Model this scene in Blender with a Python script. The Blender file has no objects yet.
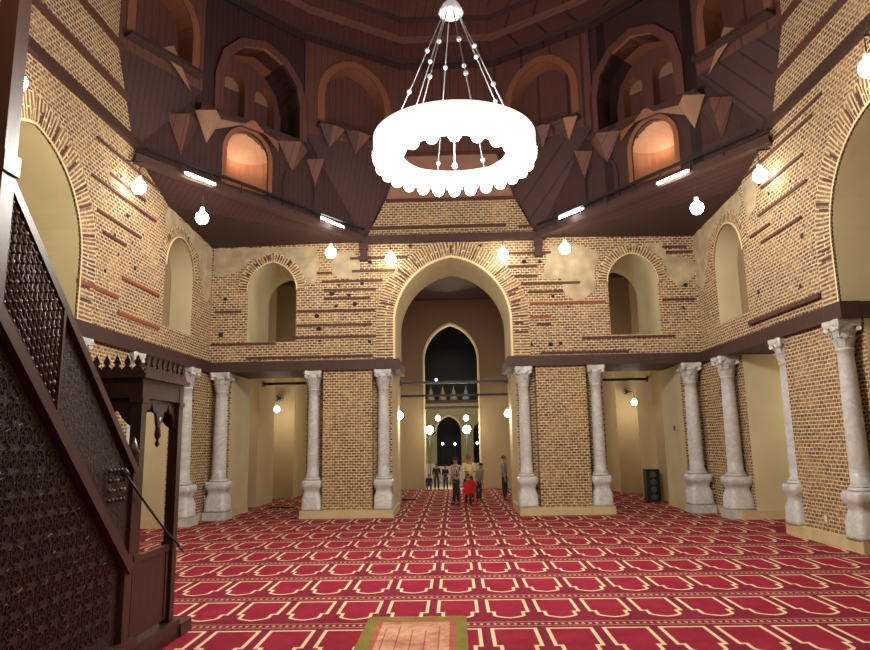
import bpy, bmesh, math, random
from math import sin, cos, pi, sqrt, atan2, tan
from mathutils import Vector, Matrix
from mathutils.geometry import tessellate_polygon
random.seed(7)
SC = bpy.context.scene
C = SC.collection

# ------------------------------------------------------------------ materials
def new_mat(name):
    m = bpy.data.materials.new(name); m.use_nodes = True
    nt = m.node_tree; b = nt.nodes['Principled BSDF']
    return m, nt, b
def N(nt, typ, **kw):
    n = nt.nodes.new(typ)
    for k, v in kw.items():
        if k in n.inputs: n.inputs[k].default_value = v
        else: setattr(n, k, v)
    return n
def c4(c): return (c[0], c[1], c[2], 1)
def srgb(r, g, b):
    f = lambda v: ((v/255+.055)/1.055)**2.4 if v > 10 else v/255/12.92
    return (f(r), f(g), f(b))
def plain(name, col, rough=.6, metal=0, noise=0, nscale=4, bump=0, spec=None):
    m, nt, b = new_mat(name)
    b.inputs['Base Color'].default_value = c4(col); b.inputs['Roughness'].default_value = rough
    b.inputs['Metallic'].default_value = metal
    if spec is not None: b.inputs['Specular IOR Level'].default_value = spec
    if noise or bump:
        g = N(nt, 'ShaderNodeNewGeometry')
        n = N(nt, 'ShaderNodeTexNoise', Scale=nscale, Detail=5.0)
        nt.links.new(g.outputs['Position'], n.inputs['Vector'])
        if noise:
            r = N(nt, 'ShaderNodeMapRange'); r.inputs['To Min'].default_value = 1-noise; r.inputs['To Max'].default_value = 1+noise
            r.inputs['From Min'].default_value = .3; r.inputs['From Max'].default_value = .7
            nt.links.new(n.outputs['Fac'], r.inputs['Value'])
            mx = N(nt, 'ShaderNodeMix', data_type='RGBA', blend_type='MULTIPLY'); mx.inputs[0].default_value = 1
            mx.inputs[6].default_value = c4(col); nt.links.new(r.outputs[0], mx.inputs[7])
            nt.links.new(mx.outputs[2], b.inputs['Base Color'])
        if bump:
            bp = N(nt, 'ShaderNodeBump', Strength=bump, Distance=.02)
            nt.links.new(n.outputs['Fac'], bp.inputs['Height']); nt.links.new(bp.outputs[0], b.inputs['Normal'])
    return m
def emit(name, col, strength):
    m, nt, b = new_mat(name)
    b.inputs['Base Color'].default_value = c4(col)
    b.inputs['Emission Color'].default_value = c4(col); b.inputs['Emission Strength'].default_value = strength
    return m
def brick(name, uv=False, light=(204, 184, 146), d1=(80, 56, 52), d2=(132, 96, 76), rowh=.078, bw=.15, mort=.0145):
    m, nt, b = new_mat(name); L = nt.links
    if uv:
        vec = N(nt, 'ShaderNodeUVMap').outputs['UV']
    else:
        g = N(nt, 'ShaderNodeNewGeometry'); s = N(nt, 'ShaderNodeSeparateXYZ'); L.new(g.outputs['Position'], s.inputs[0])
        a = N(nt, 'ShaderNodeMath', operation='ADD'); L.new(s.outputs[0], a.inputs[0]); L.new(s.outputs[1], a.inputs[1])
        cb = N(nt, 'ShaderNodeCombineXYZ'); L.new(a.outputs[0], cb.inputs[0]); L.new(s.outputs[2], cb.inputs[1])
        vec = cb.outputs[0]
    # slight wobble so courses are not ruler-straight
    nz = N(nt, 'ShaderNodeTexNoise', Scale=2.3, Detail=2.0); L.new(vec, nz.inputs['Vector'])
    ms = N(nt, 'ShaderNodeVectorMath', operation='SCALE'); ms.inputs['Scale'].default_value = .05 if not uv else .02
    L.new(nz.outputs['Color'], ms.inputs[0])
    ad = N(nt, 'ShaderNodeVectorMath', operation='ADD'); L.new(vec, ad.inputs[0]); L.new(ms.outputs[0], ad.inputs[1])
    t = N(nt, 'ShaderNodeTexBrick'); L.new(ad.outputs[0], t.inputs['Vector'])
    t.inputs['Scale'].default_value = 1; t.inputs['Brick Width'].default_value = bw; t.inputs['Row Height'].default_value = rowh
    t.inputs['Mortar Size'].default_value = mort; t.inputs['Mortar Smooth'].default_value = .25; t.inputs['Bias'].default_value = -.1
    t.inputs['Color1'].default_value = c4(srgb(*d1)); t.inputs['Color2'].default_value = c4(srgb(*d2)); t.inputs['Mortar'].default_value = c4(srgb(*light))
    # a few worn, plaster-smeared and stained areas
    n2 = N(nt, 'ShaderNodeTexNoise', Scale=1.1, Detail=6.0, Roughness=.7); L.new(vec, n2.inputs['Vector'])
    r = N(nt, 'ShaderNodeMapRange'); r.inputs['From Min'].default_value = .47; r.inputs['From Max'].default_value = .72; r.inputs['To Max'].default_value = .65
    L.new(n2.outputs['Fac'], r.inputs['Value'])
    mx = N(nt, 'ShaderNodeMix', data_type='RGBA'); L.new(r.outputs[0], mx.inputs[0]); L.new(t.outputs['Color'], mx.inputs[6]); mx.inputs[7].default_value = c4(srgb(190, 160, 118))
    n3 = N(nt, 'ShaderNodeTexNoise', Scale=9.0, Detail=3.0); L.new(vec, n3.inputs['Vector'])
    r3 = N(nt, 'ShaderNodeMapRange'); r3.inputs['From Min'].default_value = .3; r3.inputs['From Max'].default_value = .7; r3.inputs['To Min'].default_value = .62; r3.inputs['To Max'].default_value = 1.25
    L.new(n3.outputs['Fac'], r3.inputs['Value'])
    mm = N(nt, 'ShaderNodeMix', data_type='RGBA', blend_type='MULTIPLY'); mm.inputs[0].default_value = 1
    L.new(mx.outputs[2], mm.inputs[6]); L.new(r3.outputs[0], mm.inputs[7]); L.new(mm.outputs[2], b.inputs['Base Color'])
    bp = N(nt, 'ShaderNodeBump', Strength=.5, Distance=.012); L.new(t.outputs['Fac'], bp.inputs['Height']); L.new(bp.outputs[0], b.inputs['Normal'])
    b.inputs['Roughness'].default_value = .9
    return m
def wood(name, col, col2, rough=.45, board=0, bump=.25, spec=.4):
    m, nt, b = new_mat(name); L = nt.links
    g = N(nt, 'ShaderNodeNewGeometry')
    mp = N(nt, 'ShaderNodeMapping'); mp.inputs['Scale'].default_value = (7, 7, .8); L.new(g.outputs['Position'], mp.inputs[0])
    n = N(nt, 'ShaderNodeTexNoise', Scale=1.6, Detail=6.0, Roughness=.65); L.new(mp.outputs[0], n.inputs['Vector'])
    cr = N(nt, 'ShaderNodeMix', data_type='RGBA'); cr.inputs[6].default_value = c4(col); cr.inputs[7].default_value = c4(col2)
    L.new(n.outputs['Fac'], cr.inputs[0]); out = cr.outputs[2]
    if board:
        s = N(nt, 'ShaderNodeSeparateXYZ'); L.new(g.outputs['Position'], s.inputs[0])
        a = N(nt, 'ShaderNodeMath', operation='ADD'); L.new(s.outputs[0], a.inputs[0]); L.new(s.outputs[1], a.inputs[1])
        w = N(nt, 'ShaderNodeMath', operation='PINGPONG'); w.inputs[1].default_value = board; L.new(a.outputs[0] if board > 0 else s.outputs[2], w.inputs[0])
        cp = N(nt, 'ShaderNodeMath', operation='LESS_THAN'); cp.inputs[1].default_value = .012; L.new(w.outputs[0], cp.inputs[0])
        mx = N(nt, 'ShaderNodeMix', data_type='RGBA'); L.new(cp.outputs[0], mx.inputs[0]); L.new(out, mx.inputs[6]); mx.inputs[7].default_value = c4(tuple(v*.6 for v in col))
        out = mx.outputs[2]
    L.new(out, b.inputs['Base Color']); b.inputs['Roughness'].default_value = rough; b.inputs['Specular IOR Level'].default_value = spec
    bp = N(nt, 'ShaderNodeBump', Strength=bump, Distance=.01); L.new(n.outputs['Fac'], bp.inputs['Height']); L.new(bp.outputs[0], b.inputs['Normal'])
    return m
def marble(name):
    m, nt, b = new_mat(name); L = nt.links
    tc = N(nt, 'ShaderNodeTexCoord'); oi = N(nt, 'ShaderNodeObjectInfo')
    mu = N(nt, 'ShaderNodeMath', operation='MULTIPLY'); mu.inputs[1].default_value = 13.0; L.new(oi.outputs['Random'], mu.inputs[0])
    ad = N(nt, 'ShaderNodeVectorMath', operation='ADD'); L.new(tc.outputs['Object'], ad.inputs[0]); L.new(mu.outputs[0], ad.inputs[1])
    n = N(nt, 'ShaderNodeTexNoise', Scale=2.2, Detail=8.0, Roughness=.6, Distortion=1.6); L.new(ad.outputs[0], n.inputs['Vector'])
    cr = N(nt, 'ShaderNodeValToRGB'); L.new(n.outputs['Fac'], cr.inputs[0]); e = cr.color_ramp.elements
    e[0].position = .38; e[0].color = c4(srgb(200, 202, 202)); e[1].position = .7; e[1].color = c4(srgb(190, 192, 190))
    x = e.new(.5); x.color = c4(srgb(180, 181, 182)); x = e.new(.56); x.color = c4(srgb(200, 200, 198))
    L.new(cr.outputs[0], b.inputs['Base Color']); b.inputs['Roughness'].default_value = .35
    return m
def carved(name, col, col2):
    m, nt, b = new_mat(name); L = nt.links
    g = N(nt, 'ShaderNodeNewGeometry')
    v = N(nt, 'ShaderNodeTexVoronoi', feature='DISTANCE_TO_EDGE', Scale=22.0); L.new(g.outputs['Position'], v.inputs['Vector'])
    n = N(nt, 'ShaderNodeTexNoise', Scale=28.0, Detail=4.0); L.new(g.outputs['Position'], n.inputs['Vector'])
    mr = N(nt, 'ShaderNodeMapRange'); mr.inputs['From Max'].default_value = .05; L.new(v.outputs['Distance'], mr.inputs['Value'])
    a = N(nt, 'ShaderNodeMath', operation='MULTIPLY_ADD'); a.inputs[1].default_value = .5; L.new(n.outputs['Fac'], a.inputs[0]); L.new(mr.outputs[0], a.inputs[2])
    bp = N(nt, 'ShaderNodeBump', Strength=.9, Distance=.02); L.new(a.outputs[0], bp.inputs['Height']); L.new(bp.outputs[0], b.inputs['Normal'])
    mx = N(nt, 'ShaderNodeMix', data_type='RGBA'); mx.inputs[6].default_value = c4(col2); mx.inputs[7].default_value = c4(col); L.new(mr.outputs[0], mx.inputs[0])
    L.new(mx.outputs[2], b.inputs['Base Color']); b.inputs['Roughness'].default_value = .38
    return m
def pile(name, col, col2, rough=.95, sc=60):
    m, nt, b = new_mat(name); L = nt.links
    g = N(nt, 'ShaderNodeNewGeometry')
    n = N(nt, 'ShaderNodeTexNoise', Scale=1.7, Detail=6.0, Roughness=.7); L.new(g.outputs['Position'], n.inputs['Vector'])
    n2 = N(nt, 'ShaderNodeTexNoise', Scale=sc, Detail=2.0); L.new(g.outputs['Position'], n2.inputs['Vector'])
    a = N(nt, 'ShaderNodeMath', operation='MULTIPLY_ADD'); a.inputs[1].default_value = .35; L.new(n2.outputs['Fac'], a.inputs[0]); L.new(n.outputs['Fac'], a.inputs[2])
    mr = N(nt, 'ShaderNodeMapRange'); mr.inputs['From Min'].default_value = .45; mr.inputs['From Max'].default_value = .9; L.new(a.outputs[0], mr.inputs['Value'])
    mx = N(nt, 'ShaderNodeMix', data_type='RGBA'); mx.inputs[6].default_value = c4(col); mx.inputs[7].default_value = c4(col2); L.new(mr.outputs[0], mx.inputs[0])
    L.new(mx.outputs[2], b.inputs['Base Color']); b.inputs['Roughness'].default_value = rough; b.inputs['Specular IOR Level'].default_value = .1
    bp = N(nt, 'ShaderNodeBump', Strength=.3, Distance=.01); L.new(n2.outputs['Fac'], bp.inputs['Height']); L.new(bp.outputs[0], b.inputs['Normal'])
    return m

M = dict(
    brick=brick('brick_wall'), brick_uv=brick('brick_voussoir', uv=True, bw=.6, mort=.02, rowh=.085, light=(208, 188, 146)),
    brick_low=brick('brick_pier', light=(208, 188, 144), d1=(88, 62, 54), d2=(138, 100, 76), mort=.014),
    plaster=plain('cream_plaster', srgb(194, 184, 148), .85, noise=.07, nscale=1.2, bump=.1),
    plaster_hall=plain('hall_plaster', srgb(178, 160, 124), .85, noise=.06, nscale=.9, bump=.1),
    hall_dim=plain('dim_hall_plaster', srgb(140, 118, 94), .9, noise=.08, nscale=.8),  # darker copy of the hall plaster, recess shade put into the colour
    patch=plain('old_plaster', srgb(168, 152, 126), .9, noise=.24, nscale=3, bump=.3),
    edge=plain('arch_edge_plaster', srgb(216, 200, 158), .8),
    stone=plain('plinth_stone', srgb(196, 176, 134), .8, noise=.1, nscale=4, bump=.2),
    marble=marble('marble'),
    beam=wood('dark_beam_wood', srgb(44, 28, 26), srgb(74, 48, 42), .6),
    lacing=wood('timber_lacing_wood', srgb(58, 34, 30), srgb(98, 60, 48), .8),
    lacing_red=wood('reddish_lacing_wood', srgb(110, 56, 36), srgb(150, 84, 54), .8),
    hole=plain('dark_hole', srgb(30, 20, 18), .9),  # flat dark colour painted for the shade inside holes
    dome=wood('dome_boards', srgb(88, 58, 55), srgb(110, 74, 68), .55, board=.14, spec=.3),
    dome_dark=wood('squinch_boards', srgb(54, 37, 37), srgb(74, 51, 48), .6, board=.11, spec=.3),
    dome_orange=wood('light_arch_boards', srgb(122, 78, 60), srgb(150, 100, 76), .5, spec=.3),  # orange light on the arch reveals put into the board colour
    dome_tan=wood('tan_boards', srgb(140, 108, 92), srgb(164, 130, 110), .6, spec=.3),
    pink=plain('pinkish_plaster', srgb(150, 112, 96), .9, noise=.1, nscale=2),
    minbar=wood('minbar_wood', srgb(40, 24, 22), srgb(62, 38, 32), .35, bump=.3, spec=.5),
    minbar_rail=wood('minbar_rail_wood', srgb(50, 30, 27), srgb(74, 46, 40), .35, bump=.2, spec=.5),
    carved=carved('minbar_carving', srgb(46, 28, 25), srgb(26, 15, 14)),
    glint=plain('worn_carving_inlay', srgb(128, 108, 98), .3, spec=.8),  # pale colour painted in place of highlights on the carving
    gap=pile('carpet_gap', srgb(104, 24, 44), srgb(124, 34, 56)), field=pile('carpet_field', srgb(118, 22, 42), srgb(144, 36, 58)),
    line=pile('carpet_line', srgb(206, 178, 138), srgb(226, 202, 162)), dots=pile('carpet_dots', srgb(176, 132, 108), srgb(204, 170, 134)),
    olive=pile('rug_olive', srgb(98, 88, 44), srgb(136, 122, 62)), rugred=pile('rug_red', srgb(140, 50, 56), srgb(176, 104, 84)), rugfield=pile('rug_field', srgb(150, 70, 66), srgb(206, 168, 136), sc=14),
    bulb=emit('lamp_glow', (1, .93, .78), 26), chbulb=emit('chandelier_glow', (1, .97, .94), 10), tube=emit('tube_glow', (1, .97, .9), 16),
    flood=emit('flood_glow', (1, 1, 1), 30), blue=emit('blue_glow', (.5, .65, 1), 8),
    brass=plain('brass', srgb(150, 120, 70), .3, 1), steel=plain('steel', srgb(170, 170, 170), .35, 1), iron=plain('black_iron', srgb(24, 22, 22), .5),
    white=plain('white_enamel', srgb(225, 222, 215), .4), black=plain('black_plastic', srgb(22, 22, 24), .4), grey=plain('grey_cone', srgb(70, 70, 74), .5),
    redplastic=plain('red_plastic', srgb(178, 26, 34), .45), skin=plain('skin', srgb(150, 98, 72), .6), hair=plain('dark_hair', srgb(24, 18, 16), .7),
    redhair=plain('brown_hair', srgb(96, 44, 32), .7), stripe=None, trouser=plain('dark_trousers', srgb(28, 26, 30), .8), creamcloth=plain('cream_cloth', srgb(214, 192, 136), .8),
    greycloth=plain('grey_cloth', srgb(112, 104, 108), .8), greencloth=plain('grey_green_cloth', srgb(118, 120, 100), .8), navy=plain('navy_cloth', srgb(38, 38, 66), .8), darkcloth=plain('dark_cloth', srgb(36, 30, 38), .8),
    night=plain('night_screen', srgb(10, 9, 12), .5), pale=plain('pale_cone', srgb(150, 140, 130), .8), bluecone=plain('bluish_cone', srgb(120, 150, 160), .8), courtwall=plain('courtyard_plaster', srgb(150, 146, 112), .85, noise=.08), marblelow=plain('pale_dado', srgb(200, 186, 180), .5),
)
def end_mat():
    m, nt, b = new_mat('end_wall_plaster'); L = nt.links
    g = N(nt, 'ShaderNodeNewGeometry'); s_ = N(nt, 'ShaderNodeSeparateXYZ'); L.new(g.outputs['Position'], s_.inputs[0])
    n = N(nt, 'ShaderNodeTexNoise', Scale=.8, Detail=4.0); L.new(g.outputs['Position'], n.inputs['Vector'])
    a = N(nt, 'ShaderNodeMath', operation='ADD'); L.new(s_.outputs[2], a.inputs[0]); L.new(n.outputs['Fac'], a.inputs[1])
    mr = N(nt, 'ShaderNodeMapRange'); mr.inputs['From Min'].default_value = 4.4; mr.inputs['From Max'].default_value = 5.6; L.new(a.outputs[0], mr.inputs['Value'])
    mx = N(nt, 'ShaderNodeMix', data_type='RGBA'); mx.inputs[6].default_value = c4(srgb(176, 158, 124)); mx.inputs[7].default_value = c4(srgb(124, 100, 84)); L.new(mr.outputs[0], mx.inputs[0])  # upper wall darker: dimness of the hall put into the colour
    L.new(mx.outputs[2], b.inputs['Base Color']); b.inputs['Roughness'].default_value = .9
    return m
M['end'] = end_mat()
def glass_mat():
    m, nt, b = new_mat('crystal_glass'); b.inputs['Base Color'].default_value = (.9, .93, 1, 1); b.inputs['Roughness'].default_value = .15
    b.inputs['Transmission Weight'].default_value = .4; b.inputs['Emission Color'].default_value = (1, .97, .95, 1); b.inputs['Emission Strength'].default_value = .12  # faint emission stands in for bulb light caught by the glass
    return m
M['crystal'] = glass_mat(); M['litglass'] = emit('lit_glass', (1, .96, .95), .8)  # outer band glow added to read as glass lit by the bulbs
def stripe_mat():
    m, nt, b = new_mat('striped_shirt_cloth'); tc = N(nt, 'ShaderNodeTexCoord'); w = N(nt, 'ShaderNodeTexWave', Scale=5.5); w.bands_direction = 'X'
    nt.links.new(tc.outputs['Object'], w.inputs['Vector']); cr = N(nt, 'ShaderNodeValToRGB'); e = cr.color_ramp.elements
    e[0].position = .45; e[0].color = c4(srgb(56, 58, 66)); e[1].position = .6; e[1].color = c4(srgb(196, 192, 184))
    nt.links.new(w.outputs['Fac'], cr.inputs[0]); nt.links.new(cr.outputs[0], b.inputs['Base Color']); b.inputs['Roughness'].default_value = .8
    return m
M['stripe'] = stripe_mat()

# ------------------------------------------------------------------ mesh helpers
class MB:
    def __init__(s): s.v = []; s.f = []; s.mi = []; s.uv = {}; s.mats = []; s.smooth = []
    def m(s, mat):
        if mat not in s.mats: s.mats.append(mat)
        return s.mats.index(mat)
    def face(s, pts, mat=None, smooth=False, uv=None):
        i = len(s.v); s.v += [tuple(p) for p in pts]; s.f.append(tuple(range(i, i+len(pts)))); s.mi.append(s.m(mat)); s.smooth.append(smooth)
        if uv: s.uv[len(s.f)-1] = uv
    def box(s, x0, x1, y0, y1, z0, z1, mat=None):
        p = [(x0,y0,z0),(x1,y0,z0),(x1,y1,z0),(x0,y1,z0),(x0,y0,z1),(x1,y0,z1),(x1,y1,z1),(x0,y1,z1)]
        i = len(s.v); s.v += p; k = s.m(mat)
        for q in ((0,3,2,1),(4,5,6,7),(0,1,5,4),(1,2,6,5),(2,3,7,6),(3,0,4,7)):
            s.f.append(tuple(i+j for j in q)); s.mi.append(k); s.smooth.append(False)
    def bar(s, a, b, w, h, mat=None, up=(0,0,1)):
        a = Vector(a); b = Vector(b); d = (b-a).normalized(); u = Vector(up)
        r = d.cross(u); r = r.normalized() if r.length > 1e-4 else Vector((1,0,0)); u = r.cross(d)
        i = len(s.v); k = s.m(mat)
        for p in (a, b):
            for (p1, p2) in ((-1,-1),(1,-1),(1,1),(-1,1)): s.v.append(tuple(p + r*p1*w/2 + u*p2*h/2))
        for q in ((0,1,2,3),(7,6,5,4),(0,4,5,1),(1,5,6,2),(2,6,7,3),(3,7,4,0)):
            s.f.append(tuple(i+j for j in q)); s.mi.append(k); s.smooth.append(False)
    def tube(s, pts, r, mat=None, n=8, cap=True):
        k = s.m(mat); P = [Vector(p) for p in pts]; base = len(s.v)
        rs = r if isinstance(r, (list, tuple)) else [r]*len(P)
        ref = Vector((0,0,1))
        for j, p in enumerate(P):
            d = (P[min(j+1, len(P)-1)] - P[max(j-1, 0)]).normalized()
            x = d.cross(ref if abs(d.dot(ref)) < .95 else Vector((1,0,0))).normalized(); y = d.cross(x)
            for q in range(n): s.v.append(tuple(p + (x*cos(2*pi*q/n) + y*sin(2*pi*q/n))*rs[j]))
        for j in range(len(P)-1):
            for q in range(n):
                a = base+j*n+q; b = base+j*n+(q+1) % n
                s.f.append((a, b, b+n, a+n)); s.mi.append(k); s.smooth.append(True)
        if cap:
            s.f.append(tuple(base+q for q in range(n))[::-1]); s.mi.append(k); s.smooth.append(False)
            s.f.append(tuple(base+(len(P)-1)*n+q for q in range(n))); s.mi.append(k); s.smooth.append(False)
    def lathe(s, prof, c=(0,0,0), n=24, mat=None, squarish=0, smooth=True):
        k = s.m(mat); base = len(s.v)
        for (r, z) in prof:
            for q in range(n):
                a = 2*pi*(q+.5)/n; e = 1.0
                if squarish: e = 1/((abs(cos(a))**squarish + abs(sin(a))**squarish)**(1/squarish))
                s.v.append((c[0]+r*e*cos(a), c[1]+r*e*sin(a), c[2]+z))
        for j in range(len(prof)-1):
            for q in range(n):
                a = base+j*n+q; b = base+j*n+(q+1) % n
                s.f.append((a, b, b+n, a+n)); s.mi.append(k); s.smooth.append(smooth)
        s.f.append(tuple(base+q for q in range(n))[::-1]); s.mi.append(k); s.smooth.append(False)
        s.f.append(tuple(base+(len(prof)-1)*n+q for q in range(n))); s.mi.append(k); s.smooth.append(False)
    def ball(s, c, r, mat=None, n=12, sc=(1,1,1)):
        prof = [(max(r*sin(pi*j/8), r*.02), -r*cos(pi*j/8)*sc[2]) for j in range(9)]
        s.lathe(prof, c, n, mat)
    def build(s, name, parent=None, weld=False):
        me = bpy.data.meshes.new(name); me.from_pydata(s.v, [], s.f)
        for mt in s.mats: me.materials.append(mt)
        for p, k, sm in zip(me.polygons, s.mi, s.smooth): p.material_index = k; p.use_smooth = sm
        if s.uv:
            ul = me.uv_layers.new(name='UVMap')
            for fi, uv in s.uv.items():
                for li, q in zip(me.polygons[fi].loop_indices, uv): ul.data[li].uv = q
        me.update()
        o = bpy.data.objects.new(name, me); C.objects.link(o)
        if weld:
            bm = bmesh.new(); bm.from_mesh(me); bmesh.ops.remove_doubles(bm, verts=bm.verts, dist=1e-5); bmesh.ops.recalc_face_normals(bm, faces=bm.faces); bm.to_mesh(me); bm.free()
        if parent: o.parent = parent
        return o
def tag(o, label, cat, group=None, kind=None):
    o['label'] = label; o['category'] = cat
    if group: o['group'] = group
    if kind: o['kind'] = kind
    return o
def thing(name, label, cat, loc=(0,0,0), rz=0, group=None):
    o = bpy.data.objects.new(name, None); C.objects.link(o); o.location = loc; o.rotation_euler = (0,0,rz); o.empty_display_size = .1
    return tag(o, label, cat, group)
def struct(o, label=None, cat=None):
    o['kind'] = 'structure'
    if label: o['label'] = label
    if cat: o['category'] = cat
    return o
def sempty(name, label, cat):
    o = bpy.data.objects.new(name, None); C.objects.link(o); return struct(o, label, cat)
def dup(root, loc, rz=0, label=None, group=None):
    r = root.copy(); C.objects.link(r); r.location = loc; r.rotation_euler = (0,0,rz)
    if label: r['label'] = label
    if group: r['group'] = group
    for ch in list(root.children):
        c = ch.copy(); C.objects.link(c); c.parent = r
        for g in list(ch.children):
            d = g.copy(); C.objects.link(d); d.parent = c
    return r

def arch(cx, half, z0, zs, h, n=14):
    """pointed arch outline, from bottom-left over the apex to bottom-right"""
    e = max((h*h-half*half)/(2*half), .02); R = half+e; ap = math.acos(e/R); h = R*sin(ap)
    L = [(cx-half, z0)]
    for j in range(n+1):
        a = ap*j/n; L.append((cx+e-R*cos(a), zs+R*sin(a)))
    Rr = [(2*cx-x, z) for (x, z) in L[::-1]]
    return L + Rr[1:]
def panel(mb, outer, holes, fmap, thick, mf, mr, mb_=None, back=True, close=False):
    """flat wall panel with holes; fmap(u,z,d) -> xyz with d the depth behind the face"""
    polys = [[Vector((u, z, 0)) for u, z in outer]] + [[Vector((u, z, 0)) for u, z in h] for h in holes]
    flat = [p for pl in polys for p in pl]
    for tri in tessellate_polygon(polys):
        pts = [flat[i] for i in tri]
        mb.face([fmap(p[0], p[1], 0) for p in pts], mf)
        if back: mb.face([fmap(p[0], p[1], thick) for p in pts[::-1]], mb_ or mr)
    loops = list(holes) + ([outer] if close else [])
    for lp in loops:
        for i in range(len(lp)):
            a, b = lp[i], lp[(i+1) % len(lp)]
            mb.face([fmap(a[0], a[1], 0), fmap(b[0], b[1], 0), fmap(b[0], b[1], thick), fmap(a[0], a[1], thick)], mr)
def ring_strip(mb, path, w, fmap, d0, mat, uvs=1.0):
    """band of width w outside an arch path, with UVs (radial, along)"""
    P = [Vector((p[0], p[1])) for p in path]; n = len(P); Q = []
    for i in range(n):
        d = (P[min(i+1, n-1)]-P[max(i-1, 0)]).normalized(); Q.append(P[i] + Vector((-d.y, d.x))*w)
    s = 0
    for i in range(n-1):
        l = (P[i+1]-P[i]).length
        lo = (Q[i+1]-Q[i]).length; l2 = (l+lo)/2
        mb.face([fmap(P[i].x, P[i].y, d0), fmap(P[i+1].x, P[i+1].y, d0), fmap(Q[i+1].x, Q[i+1].y, d0), fmap(Q[i].x, Q[i].y, d0)], mat,
                uv=[(0, s), (0, s+l2), (w, s+l2), (w, s)])
        # outer edge return
        mb.face([fmap(Q[i].x, Q[i].y, d0), fmap(Q[i+1].x, Q[i+1].y, d0), fmap(Q[i+1].x, Q[i+1].y, .02), fmap(Q[i].x, Q[i].y, .02)], mat, uv=[(w, s), (w, s+l2), (w, s+l2), (w, s)])
        s += l2
    return Q
def resample(path, step):
    P = [Vector((p[0], p[1])) for p in path]; out = [P[0]]; acc = 0
    for a, b in zip(P[:-1], P[1:]):
        l = (b-a).length; k = max(1, int(round(l/step)))
        for j in range(1, k+1): out.append(a.lerp(b, j/k))
    return out

W, YB, TH = 7.35, 19.8, 2.3        # hall half width, back wall, wall thickness
BZ0, BZ1 = 4.25, 4.56              # timber string course
CY = 10.9                          # middle of the hall
fB = lambda u, z, d: (u, YB+d, z)
fL = lambda u, z, d: (-W-d, u, z)
fR = lambda u, z, d: (W+d, u, z)

# ------------------------------------------------------------------ floor and carpet
mb = MB(); mb.box(-12, 12, -2.5, 45, -.3, -.0125, M['stone']); struct(mb.build('floor'), 'stone floor under the carpet', 'floor')
mb = MB(); mb.box(-10.2, 10.2, -1.8, 31.0, -.012, -.004, M['gap'])
for kx in range(-16, 16):
    x0 = -.28+.63*kx
    for ky in range(-3, 17):
        y0 = 8.13+1.41*ky
        if y0 < 4 or y0-1.36 < 3.2: continue
        if y0 > 30.9: continue
        if abs(x0+.26) > 10: continue
        if y0 < 17 and abs(x0+.3) > 7.2: continue
        O = [(.0,0),(.53,0),(.53,-.69),(.465,-.69),(.465,-.85),(.43,-.90),(.35,-.955),(.265,-.985),(.18,-.955),(.10,-.90),(.065,-.85),(.065,-.69),(0,-.69)]
        cen = Vector((.265, -.45))
        out = [Vector(p) for p in O]; n = len(out); inn = []
        wl = .042
        for i in range(n):
            a, b_, c_ = out[i-1], out[i], out[(i+1) % n]
            d1 = (b_-a).normalized(); d2 = (c_-b_).normalized()
            n1 = Vector((d1.y, -d1.x)); n2 = Vector((d2.y, -d2.x)); t = (n1+n2); q = wl/max(.35, (1+n1.dot(n2))/2)/2
            inn.append(b_ + t*q)
        P3 = lambda p, z: (x0+p.x, y0+p.y, z)
        for tri in tessellate_polygon([[Vector((p.x, p.y, 0)) for p in out]]):
            mb.face([P3(out[i], -.0028) for i in tri], M['field'])
        for i in range(n):
            j = (i+1) % n
            mb.face([P3(out[i], -.0012), P3(out[j], -.0012), P3(inn[j], -.0012), P3(inn[i], -.0012)], M['line'])
        for q in range(8):
            cx, cyy = x0-.05+.63*(q+.5)/8, y0-1.23
            r = .026
            mb.face([(cx-r, cyy, -.002), (cx, cyy-r*1.6, -.002), (cx+r, cyy, -.002), (cx, cyy+r*1.6, -.002)], M['dots'])
        mb.face([(x0-.05, y0-1.32, -.002), (x0+.58, y0-1.32, -.002), (x0+.58, y0-1.305, -.002), (x0-.05, y0-1.305, -.002)], M['dots'])
        mb.face([(x0-.05, y0-1.15, -.002), (x0+.58, y0-1.15, -.002), (x0+.58, y0-1.135, -.002), (x0-.05, y0-1.135, -.002)], M['dots'])
tag(mb.build('carpet'), 'crimson fitted carpet with rows of cream outlined prayer niches', 'carpet')

# prayer rug in the foreground
t = thing('prayer_rug', 'small worn prayer rug with olive border laid on the crimson carpet in the foreground', 'rug', (-.49, 7.6, .004), 0)
mb = MB()
mb.box(-.6, .58, -1.6, 1.0, 0, .012, M['olive']); mb.build('border', t)
mb = MB()
mb.box(-.46, .44, -1.45, .80, .012, .016, M['rugred'])
mb.box(-.40, .38, -1.4, .74, .016, .019, M['rugfield'])
for k in range(5): mb.box(-.34+.15*k, -.325+.15*k, -1.35, .45+.12*sin(k*1.9), .019, .0205, M['rugred'])
mb.build('field', t)
mb = MB()
for k in range(58): mb.box(-.6+.0202*k, -.594+.0202*k, 1.0, 1.05+.01*random.random(), 0, .006, M['dots'])
mb.build('fringe', t)

# ------------------------------------------------------------------ lower walls: piers
def prism(mb, poly, z0, z1, matf):
    n = len(poly)
    for i in range(n):
        a, b = poly[i], poly[(i+1) % n]
        mb.face([(a[0],a[1],z0),(b[0],b[1],z0),(b[0],b[1],z1),(a[0],a[1],z1)], matf(a, b))
    for z in (z0, z1):
        for tri in tessellate_polygon([[Vector((p[0], p[1], 0)) for p in poly]]): mb.face([(poly[i][0], poly[i][1], z) for i in tri], matf(poly[0], poly[1]))
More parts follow.
